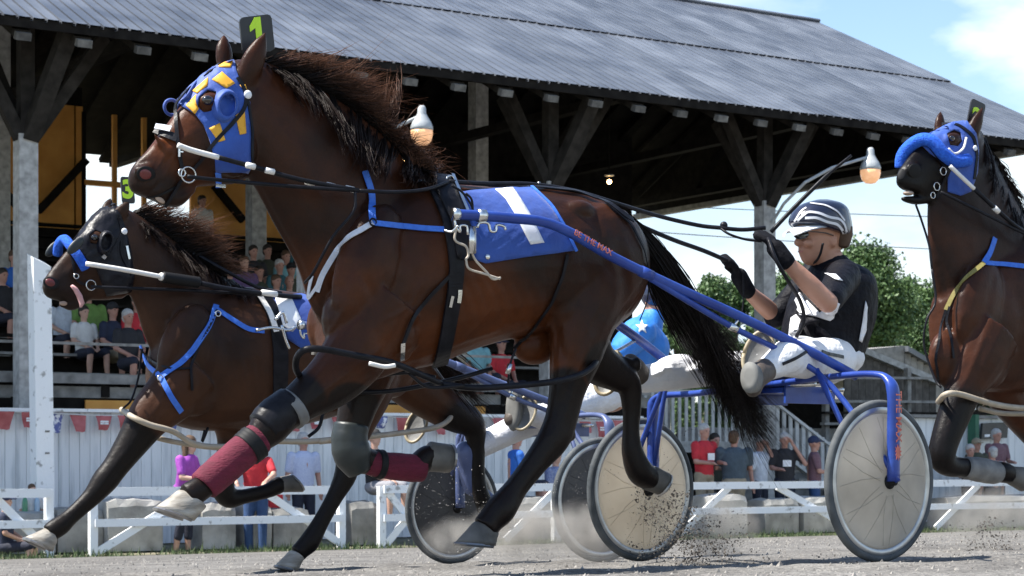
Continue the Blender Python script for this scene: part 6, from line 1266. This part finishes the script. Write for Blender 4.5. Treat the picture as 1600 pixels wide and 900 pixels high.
def person(label, x, yhead, s, face, shirt, legs='long', legm=JEAN, hair=HBRN, cap=None, skin=SKINB, sit=False, arms='rest', H=1.74, lean=0, group=None, long_hair=False, vox=.0125, shoes=SHOEM, badge=False, phone=False, seat_y=None, turn=0, bulk=1.0):
    """figure with its head top at (x, yhead) in the photograph on plane s, facing direction angle 'face' (0 = towards the track, +90 = right)"""
    top = pl(x, yhead, s); th = radians(face); fw = -N*cos(th)+T*sin(th); lf = UP.cross(fw); k = H/1.74
    foot = top.z-H if not sit else top.z-.88*k-.42*k
    B = Vector((top.x, top.y, foot))-fw*lean*.0
    pel = B+UP*(.93*k if not sit else .47*k)-fw*lean*.45; che = pel+UP*.36*k+fw*lean*.25; nec = pel+UP*.54*k+fw*lean*.40; hd = Vector((top.x, top.y, top.z-.115*k))
    f = Fig(label, s, (pel.x, pel.y, max(foot, -.02)), group=group); g = f.g
    hf = (fw*cos(radians(turn))+lf*sin(radians(turn))).normalized(); hl = UP.cross(hf)
    # head with face
    g.ell(hd+UP*.02*k, hf*.098*k, hl*.078*k, UP*.105*k, 16, 11); g.ell(hd-UP*.05*k+hf*.026*k, hf*.066*k, hl*.058*k, UP*.07*k); g.ell(hd-UP*.015*k+hf*.098*k, hf*.020*k, hl*.015*k, UP*.026*k); g.ell(hd-UP*.093*k+hf*.062*k, hf*.026*k, hl*.026*k, UP*.02*k); g.ell(hd-UP*.058*k+hf*.086*k, hf*.012*k, hl*.024*k, UP*.008*k); g.ell(hd+UP*.026*k+hf*.088*k, hf*.016*k, hl*.058*k, UP*.010*k)
    for sd in (-1, 1): g.ell(hd+hl*.078*k*sd-hf*.005, hf*.020*k, hl*.010*k, UP*.032*k)
    g.cap(che+UP*.10*k, nec, .075*k, .056*k); g.cap(nec-UP*.02, hd-UP*.05*k, .056*k, .054*k); g.cap(pel, che, .12*k, .13*k)
    sw = .185*k*bulk; SH = [che+UP*.13*k+lf*sd*sw for sd in (-1, 1)]; AR = []
    spec = arms if isinstance(arms, tuple) else (arms, arms)
    for sd, sh, a in zip((-1, 1), SH, spec):
        if a == 'rest': el = sh-UP*.27*k+lf*.05*sd+fw*.06; wr = el+fw*.22*k-lf*.10*sd*k-UP*.02
        elif a == 'down': el = sh-UP*.29*k+lf*.05*sd-fw*.02; wr = el-UP*.24*k+fw*.06*k+lf*.01*sd
        elif a == 'face': el = sh-UP*.20*k+fw*.12*k+lf*.13*sd; wr = hd+hf*.10*k+lf*.09*sd*k-UP*.03
        elif a == 'lap': el = sh-UP*.26*k+lf*.06*sd+fw*.04; wr = pel+fw*.30*k+lf*.06*sd+UP*.08
        elif a == 'rail': el = sh-UP*.20*k+fw*.16*k+lf*.10*sd; wr = el+fw*.20*k-UP*.10*k-lf*.08*sd
        elif a == 'phone': el = sh-UP*.26*k+lf*.04*sd+fw*.04; wr = el+fw*.24*k+UP*.08*k-lf*.06*sd
        else: el = sh-UP*.24*k+lf*.18*sd; wr = pel+lf*.20*sd+UP*.08
        hn = wr+(wr-el).normalized()*.085*k; AR.append((sh, el, wr, hn)); arm_chain(g, [sh, el, wr, wr*.4+hn*.6], [.052*k*bulk, .042*k, .029*k, .030*k])
        d = (hn-wr).normalized(); sdv = d.cross(UP); sdv = sdv.normalized() if sdv.length > .1 else lf
        for i, q in enumerate((-1.5, -.5, .5, 1.5)): a0 = wr+d*.06*k+sdv*q*.016*k; g.cap(a0, a0+d*.055*k*(.85, 1, .95, .75)[i]-UP*.02*k, .0095*k, .008*k, 6)
        a0 = wr+d*.02*k-sdv*.03*k*sd; g.cap(a0, a0+d*.045*k-sdv*.015*k*sd, .011*k, .009*k, 6)
    LG = []
    for sd in (-1, 1):
        hp = pel+lf*.085*sd*k
        if sit: kn = hp+fw*.42*k+lf*.07*sd+UP*.02; an = Vector((kn.x, kn.y, pel.z-.40*k))+fw*.03*sd
        else: kn = hp-UP*.42*k+fw*.03+lf*.015*sd; an = Vector((B.x, B.y, foot+.08))+lf*.10*sd*k+fw*(.04*sd)-fw*lean*.5
        LG.append((hp, kn, an)); arm_chain(g, [hp, kn, kn*.55+an*.45+(fw*-.012), an, an+fw*.02-UP*.03], [.085*k, .057*k, .055*k, .037*k, .038*k])
    me = remesh(g, vox, 3, .5, 'body'); shift_mesh(me, origin_of(f.root)); link('body', me, skin, f.root, True)
    # shirt with short sleeves
    j = G(); R = []
    for z, w_, d_ in ((-.03, .155, .118), (.08, .158, .125), (.22, .172, .128), (.36, .19, .128), (.46, .185, .115), (.52, .12, .09), (.555, .072, .068)):
        fz = max(0, min(1, z/.54)); c = pel+(nec-pel)*fz+(UP*(z-.54*fz)*k); R.append([c+lf*w_*k*bulk*cos(2*pi*i/20)+fw*d_*k*bulk*(1.0 if sin(2*pi*i/20) > 0 else .9)*sin(2*pi*i/20) for i in range(20)])
    j.rings(R)
    for sh, el, wr, hn in AR: j.cap(sh-UP*.015, sh.lerp(el, .72), .073*k*bulk, .062*k, 12)
    rr = random.Random(int(x*7+yhead))
    for i in range(8): a = rr.uniform(0, 2*pi); j.ell(pel+UP*rr.uniform(0, .4)*k+lf*.16*k*bulk*cos(a)+fw*.115*k*sin(a), lf*.03+UP*rr.uniform(-.03, .03), fw*.02, UP*.010+lf*.008)
    f.layer(j, vox, shirt, 'shirt', 3)
    t = G(); t.ell(pel, lf*.165*k*bulk, fw*.125*k*bulk, UP*.12*k)
    for hp, kn, an in LG:
        t.cap(hp, hp.lerp(kn, .55 if legs == 'short' else 1), .098*k*bulk, .085*k if legs == 'short' else .070*k, 12)
        if legs == 'short': t.cap(hp.lerp(kn, .55), hp.lerp(kn, .95), .085*k, .082*k, 12)
        elif legs == 'long': t.cap(kn, an-UP*.02, .070*k, .056*k, 12)
        else: t.cap(kn, kn.lerp(an, .5), .070*k, .066*k, 12)
    f.layer(t, vox, legm, 'shorts' if legs == 'short' else 'trousers', 3)
    for hp, kn, an in LG:
        q = G(); q.cap(an-UP*.035-fw*.03, an-UP*.05+fw*.12, .042*k, .034*k, 10); q.cap(an, an-UP*.03, .045*k, .045*k, 10); f.layer(q, .014, shoes, 'shoe', 2)
    # hair or cap
    if hair:
        q = G(); q.ell(hd+UP*.052*k-hf*.012*k, hf*.104*k, hl*.090*k, UP*.088*k, 16, 10); q.ell(hd-UP*.01*k-hf*.045*k, hf*.060*k, hl*.080*k, UP*.085*k)
        if long_hair:
            for sd in (-1, 1): q.cap(hd-hf*.03+hl*.06*sd, hd-UP*.25*k-hf*.02+hl*.085*sd, .045*k, .032*k)
            q.cap(hd-hf*.06, hd-UP*.24*k-hf*.06, .07*k, .05*k)
        f.layer(q, vox, hair, 'hair', 2)
    if cap:
        q = G(); q.ell(hd+UP*.055*k-hf*.004, hf*.108*k, hl*.092*k, UP*.088*k, 16, 10); q.ell(hd+UP*.045*k+hf*.125*k, hf*.072*k, hl*.066*k, UP*.010); f.layer(q, vox*.85, cap, 'cap', 2)
    for sd in (-1, 1):
        q = G(); q.ell(hd+UP*.008*k+hf*.088*k+hl*.031*sd*k, hf*.010*k, hl*.013*k, UP*.008*k, 10, 6); part('eye', q, EYE, f.root, True)
    q = G(); q.ell(hd-UP*.058*k+hf*.094*k, hf*.006*k, hl*.020*k, UP*.0045*k, 10, 6); part('mouth', q, LIPM, f.root, True)
    if badge: q = G(); c = che-UP*.06*k+fw*.150*k*bulk; q.box(c, lf*.075*k, fw*.004, UP*.055*k); part('paper_badge', q, PAPER, f.root)
    if phone: q = G(); c = AR[0][3]+fw*.03; q.box(c, lf*.04, fw*.008, UP*.07); part('phone', q, PHONE, f.root)
    return f
GF = 'spectators standing at the fence'; GB = 'spectators seated in the grandstand'
SPF = 25.3
person('woman with long brown hair in a purple shirt leaning on the fence', 297, 682, 24.35, 35, PURPLE, 'crop', DNAVY, HBRN, skin=SKINB, arms='rest', H=1.60, lean=.25, group=GF, long_hair=True)
person('person in a red shirt and jeans leaning on the fence behind the maroon leg wrap', 398, 684, 24.35, -35, REDS, 'long', JEAN, HBRN, arms='rail', H=1.66, lean=.2, group=GF)
person('man in a pale blue button shirt and dark trousers, hands down', 474, 677, SPF, -5, LBLUE, 'long', DNAVY, HGRY, skin=SKIND, arms='down', H=1.70, group=GF)
person('smiling man in a black cap and black tee seated on a concrete block', 585, 672, 24.75, 25, BLK_T, 'short', GREYS, None, CAPK, skin=SKINB, sit=True, arms='lap', H=1.70, group=GF)
person('man in a bright blue polo looking at a phone', 806, 674, SPF-.4, 75, POLO, 'short', DNAVY, HBRN, skin=SKIND, sit=True, arms='phone', H=1.72, group=GF, phone=True)
person('person in blue plaid seated beside the overlapping wheels', 868, 702, SPF-.3, 20, PLAID, 'long', JEAN, HBRN, sit=True, arms='lap', H=1.66, group=GF)
person('man in a red shirt with a white badge, fingers together', 1100, 663, SPF-.1, 8, REDS, 'long', KHAKI, HGRY, skin=SKIND, arms='rest', H=1.78, group=GF, badge=True, bulk=1.05)
person('man whose face shows over the shoulder of the red-shirted man with badge', 1117, 678, 26.1, -5, OLIVE, 'long', DNAVY, HBLK, skin=SKIND, arms='down', H=1.72, group=GF)
person('heavy man in a slate grey tee seen from behind, turned right', 1147, 674, SPF-.3, 150, SLATE, 'short', KHAKI, HBRN, skin=SKIND, arms='rest', H=1.74, group=GF, bulk=1.22, turn=-30)
person('man in a pale polo holding a cup to his mouth', 1187, 682, SPF, 15, PALEP, 'long', DNAVY, HGRY, skin=SKIND, arms=('down', 'face'), H=1.68, group=GF)
person('grey-haired man in a black tee with white badge, hand to his cheek', 1226, 677, SPF-.1, -25, BLK_T, 'long', DNAVY, HGRY, skin=SKIND, arms=('rest', 'face'), H=1.70, group=GF, badge=True, bulk=1.05)
person('man in a navy cap and wine checked shirt looking right', 1272, 683, SPF-.2, 55, WINE, 'long', JEAN, None, CAPN, skin=SKIND, arms='rest', H=1.68, group=GF)
person('man with glasses in a wine red shirt in front of the screen', 1557, 671, 26.6, 0, WINE, 'long', DNAVY, HGRY, skin=SKIND, arms='rest', H=1.78, group=GF, bulk=1.1)
person('balding grey-haired man at the right edge behind the folded foreleg', 1516, 695, 25.6, -20, WINE, 'long', DNAVY, HGRY, skin=SKIND, arms='rest', H=1.66, group=GF)
person('person in a cap beside the dark green post', 1526, 686, 26.5, -10, OLIVE, 'long', DNAVY, None, KHAKI, skin=SKIND, arms='down', H=1.70, group=GF)
person('grey-haired person facing away at the right edge', 1551, 699, 25.3, 170, GREYS, 'long', DNAVY, HGRY, skin=SKIND, arms='down', H=1.60, group=GF)
person('person in shorts seated low behind the far-left fence', 8, 772, 24.3, 60, NAVYT, 'short', DNAVY, None, CAPN, sit=True, arms='lap', H=1.40, group=GF, shoes=SHOEW)
person('small child whose head just shows over the far-left rail', 50, 757, 25.0, 10, WHT, 'short', DNAVY, HBRN, arms='down', H=.98, group=GF)
def seat(x, y, s=None):
    "plane of the bleacher row whose seat is met by the sight line through (x, y)"
    best = None
    for r in range(11):
        q = 28.1+r*.93; z = pl(x, y, q).z; d = abs(z-(2.45+r*.33+.87))
        if best is None or d < best[0]: best = (d, q)
    return best[1]
def sitter(label, x, y, face, shirt, **k):
    s = seat(x, y); person(label, x, y, s-.05, face, shirt, k.pop('legs', 'short'), k.pop('legm', DNAVY), k.pop('hair', HBLK), k.pop('cap', None), k.pop('skin', SKIND), True, k.pop('arms', 'lap'), k.pop('H', 1.7), group=GB, vox=.016, **k)
sitter('child in a white tee sitting on the lowest bleacher row', 131, 478, 15, WHT, H=1.55, skin=SKINB, legm=DNAVY)
sitter('heavy person in a green shirt behind the white-shirted child', 138, 448, 5, GREENS, bulk=1.2)
sitter('man in a navy sleeveless top and dark cap on the lowest bleacher rows', 176, 474, 20, NAVYT, cap=CAPK, hair=None, legm=KHAKI)
sitter('arms-crossed person in black at the far-left edge of the bleachers', 4, 420, 20, BLK_T)
sitter('person in a blue shirt behind the left grandstand post', 22, 392, 10, POLO, hair=HBRN)
sitter('person in a purple top among the shaded group', 382, 401, 0, cloth('violet_top', (.10, .06, .16)), hair=HBRN, skin=SKINB)
sitter('dark-haired man in an olive shirt among the shaded group', 405, 416, 5, OLIVE)
sitter('bald man in front of the shaded group, nearest the neck of the horse', 452, 431, -10, OLIVE, hair=None)
sitter('young person with short hair in the middle of the shaded group', 432, 430, 10, SLATE, hair=HBRN)
sitter('man in a dark top in the upper left of the shaded group', 396, 384, 0, BLK_T, skin=SKIND)
sitter('bearded man in the upper right of the shaded group', 418, 383, 5, OLIVE)
sitter('person in pale cyan behind the shaded group', 447, 392, 0, CYAN, hair=HBRN)
sitter('spectator in a red top and dark cap seen under the belly of the leading horse', 783, 528, 10, REDS, cap=CAPN, hair=None, skin=SKIND)
sitter('spectator in a pale green top seen under the belly of the leading horse', 712, 520, 0, KHAKI)
sitter('spectator in pale cyan seen between the far shaft and the belly', 745, 516, 0, CYAN, hair=HBRN)
sitter('person in a teal shirt high in the bleachers behind the neck of the horse', 470, 372, 0, TEAL)
sitter('shaded person in slate at the left end of the seated group', 360, 412, 5, SLATE, hair=HBRN)
sitter('grey-haired person in a dark teal top right of the bearded man', 437, 406, -5, TEAL, hair=HGRY)
sitter('person in khaki under the neck of the leading horse', 466, 404, 0, KHAKI)
sitter('person in a pale tee between the tall white post and the child', 98, 452, 10, PALEP, hair=HBRN, skin=SKINB)
sitter('person in a red top under the throat of the dark bay horse', 214, 462, 0, REDS)
sitter('person in black just right of the man in the sleeveless top', 200, 484, 10, BLK_T, hair=HGRY)
sitter('person in olive high behind the bald man', 455, 412, 0, OLIVE, cap=CAPK, hair=None)
person('man in a white tee standing at the open strip high in the stand', 316, 306, 37.2, 10, WHT, 'long', DNAVY, HBLK, None, SKIND, False, 'down', 1.70, group=GB, vox=.016)
# bottles on the block at the far left
BGL = mat('green_bottle_plastic', (.06, .22, .12), (.10, .30, .18), rough=.2); BCL = mat('pale_blue_bottle_plastic', (.30, .42, .55), (.42, .55, .66), rough=.2)
for x, m, lb in ((39, BGL, 'green drink bottle standing on the far-left concrete block'), (58, BCL, 'clear blue water bottle standing on the far-left concrete block')):
    b = pl(x, 800, 24.9); o = thing('drink_bottle', lb, 'bottle', b); g = G(); g.rings([[b+UP*h+T*r*cos(j*pi/7)+N*r*sin(j*pi/7) for j in range(14)] for h, r in ((0, .034), (.01, .036), (.06, .034), (.12, .036), (.16, .030), (.19, .014), (.21, .013))]); part('bottle_body', g, m, o, True)
    g = G(); g.rings([[b+UP*h+T*.015*cos(j*pi/7)+N*.015*sin(j*pi/7) for j in range(14)] for h in (.205, .228)]); part('bottle_cap', g, WHITE_RAIL, o)
b = pl(452, 783, 24.75); single('cool_box', G().box(pl(428, 783, 24.75), T*.10, N*.08, UP*.09), REDS, 'small red box resting on the light concrete block by the fence', 'box', pl(428, 783, 24.75)-UP*.09)
# ================================================================ clods and dust thrown up
CLOD = mat('dark_wet_clod', (.035, .030, .025), (.13, .115, .10), scale=20, rough=.95); GRIT = mat('pale_grit', (.40, .38, .35), (.60, .58, .54), scale=20, rough=.9)
def spray(name, path, n, sizes, spread, m, seed, s, ds=.12):
    rs = np.random.RandomState(seed); P = [np.array(pl(x, y, s)) for x, y in path]; W_ = [w for w in spread]; V = []; Fc = []
    CL = [(rs.rand(), rs.normal(0, 1, 3)) for _ in range(max(8, n//22))]
    for i in range(n):
        cu, cj = CL[rs.randint(len(CL))]; lo = rs.rand() < .25; u = (rs.rand() if lo else min(1, max(0, cu+rs.normal(0, .05))))*(len(P)-1)*.9999; k = int(u); f = u-k; c = P[k]*(1-f)+P[k+1]*f; w = (W_[k]*(1-f)+W_[k+1]*f)*c[1]/F
        q0 = rs.normal(0, 1, 3) if lo else cj+rs.normal(0, .22, 3); c = c+np.array(T)*q0[0]*w+np.array(N)*q0[1]*ds+np.array([0, 0, q0[2]*w*.8]); r = sizes[0]+(sizes[1]-sizes[0])*rs.rand()**3; g0 = gz(float(np.dot(c, N)))
        if c[2] < g0: c[2] = g0+r*.3
        o = len(V); q = rs.normal(size=(5, 3)); q /= np.linalg.norm(q, axis=1)[:, None]
        V += [c+q[j]*r*rs.uniform(.5, 1.2) for j in range(5)]; Fc += [(o, o+1, o+2), (o, o+2, o+3), (o, o+3, o+4), (o, o+4, o+1), (o+1, o+3, o+2), (o+1, o+4, o+3)]
    me = bpy.data.meshes.new(name); me.from_pydata([tuple(v) for v in V], [], Fc); me.update(); struct(name, me, m, 'stuff')
spray('thrown_clods', [(1028, 770), (1045, 815), (1070, 850), (1110, 862)], 2600, (.0015, .011), (8, 16, 30, 36), CLOD, 1, 7.65)
spray('thrown_clods', [(1062, 838), (1100, 862), (1130, 850)], 1500, (.0015, .010), (16, 24, 26), CLOD, 2, 7.5)
spray('thrown_clods', [(1548, 812), (1552, 850), (1548, 872)], 800, (.002, .012), (7, 9, 14), CLOD, 3, 8.1)
spray('thrown_clods', [(940, 800), (1000, 790), (1060, 700)], 160, (.0015, .005), (40, 50, 40), CLOD, 4, 7.5)
spray('thrown_grit', [(660, 740), (700, 780), (740, 830), (770, 850)], 600, (.0015, .0045), (26, 38, 40, 30), GRIT, 5, 9.0)
spray('thrown_grit', [(880, 830), (900, 790), (920, 740)], 260, (.0015, .004), (22, 30, 34), GRIT, 6, 8.8)
spray('thrown_clods', [(1462, 845), (1490, 838)], 160, (.002, .007), (16, 24), CLOD, 7, 7.0)
spray('thrown_clods', [(1150, 868), (1300, 876), (1500, 868)], 420, (.002, .009), (60, 70, 60), CLOD, 8, 7.3, .3)
def dust(x, y, s, rx, ry, rn, dens, seed, label):
    c = pl(x, y, s); u = c.y/F; o_ = thing  # a soft puff: noise density falling off from the middle
    g = G(); g.ell(c, T*rx*u, N*rn, UP*ry*u, 18, 11); me = g.mesh('dust_cloud', c); m = bpy.data.materials.new('dust_%d' % seed); m.use_nodes = True; t = m.node_tree; t.nodes.clear(); A = t.nodes.new; Lk = t.links.new
    out = A('ShaderNodeOutputMaterial'); v = A('ShaderNodeVolumePrincipled'); v.inputs['Color'].default_value = (.80, .75, .68, 1); v.inputs['Anisotropy'].default_value = .2
    co = A('ShaderNodeTexCoord'); mp = A('ShaderNodeMapping'); mp.inputs['Rotation'].default_value = (0, 0, 0); gr = A('ShaderNodeVectorMath'); gr.operation = 'SUBTRACT'; gr.inputs[1].default_value = (.5, .5, .5); ln = A('ShaderNodeVectorMath'); ln.operation = 'LENGTH'
    Lk(co.outputs['Generated'], gr.inputs[0]); Lk(gr.outputs[0], ln.inputs[0]); mr = A('ShaderNodeMapRange'); mr.inputs[1].default_value = .42; mr.inputs[2].default_value = .05; mr.inputs[3].default_value = 0; mr.inputs[4].default_value = 1; Lk(ln.outputs['Value'], mr.inputs[0])
    nz = A('ShaderNodeTexNoise'); nz.inputs['Scale'].default_value = 7; nz.inputs['Detail'].default_value = 5; Lk(co.outputs['Object'], nz.inputs[0]); m2 = A('ShaderNodeMapRange'); m2.inputs[1].default_value = .38; m2.inputs[2].default_value = .72; Lk(nz.outputs[0], m2.inputs[0])
    mu = A('ShaderNodeMath'); mu.operation = 'MULTIPLY'; Lk(mr.outputs[0], mu.inputs[0]); Lk(m2.outputs[0], mu.inputs[1]); mm = A('ShaderNodeMath'); mm.operation = 'MULTIPLY'; mm.inputs[1].default_value = dens; Lk(mu.outputs[0], mm.inputs[0]); Lk(mm.outputs[0], v.inputs['Density']); Lk(v.outputs[0], out.inputs['Volume'])
    o = link('dust_cloud', me, m, None, loc=c); o['kind'] = 'stuff'
dust(820, 830, 8.7, 110, 70, .45, 13.0, 1, '')
dust(925, 835, 8.7, 100, 75, .4, 10.4, 2, '')
dust(1120, 825, 7.8, 75, 75, .35, 11.7, 3, '')
dust(1540, 810, 8.2, 110, 75, .45, 7.8, 4, '')
dust(710, 840, 9.3, 60, 45, .35, 10.4, 5, '')
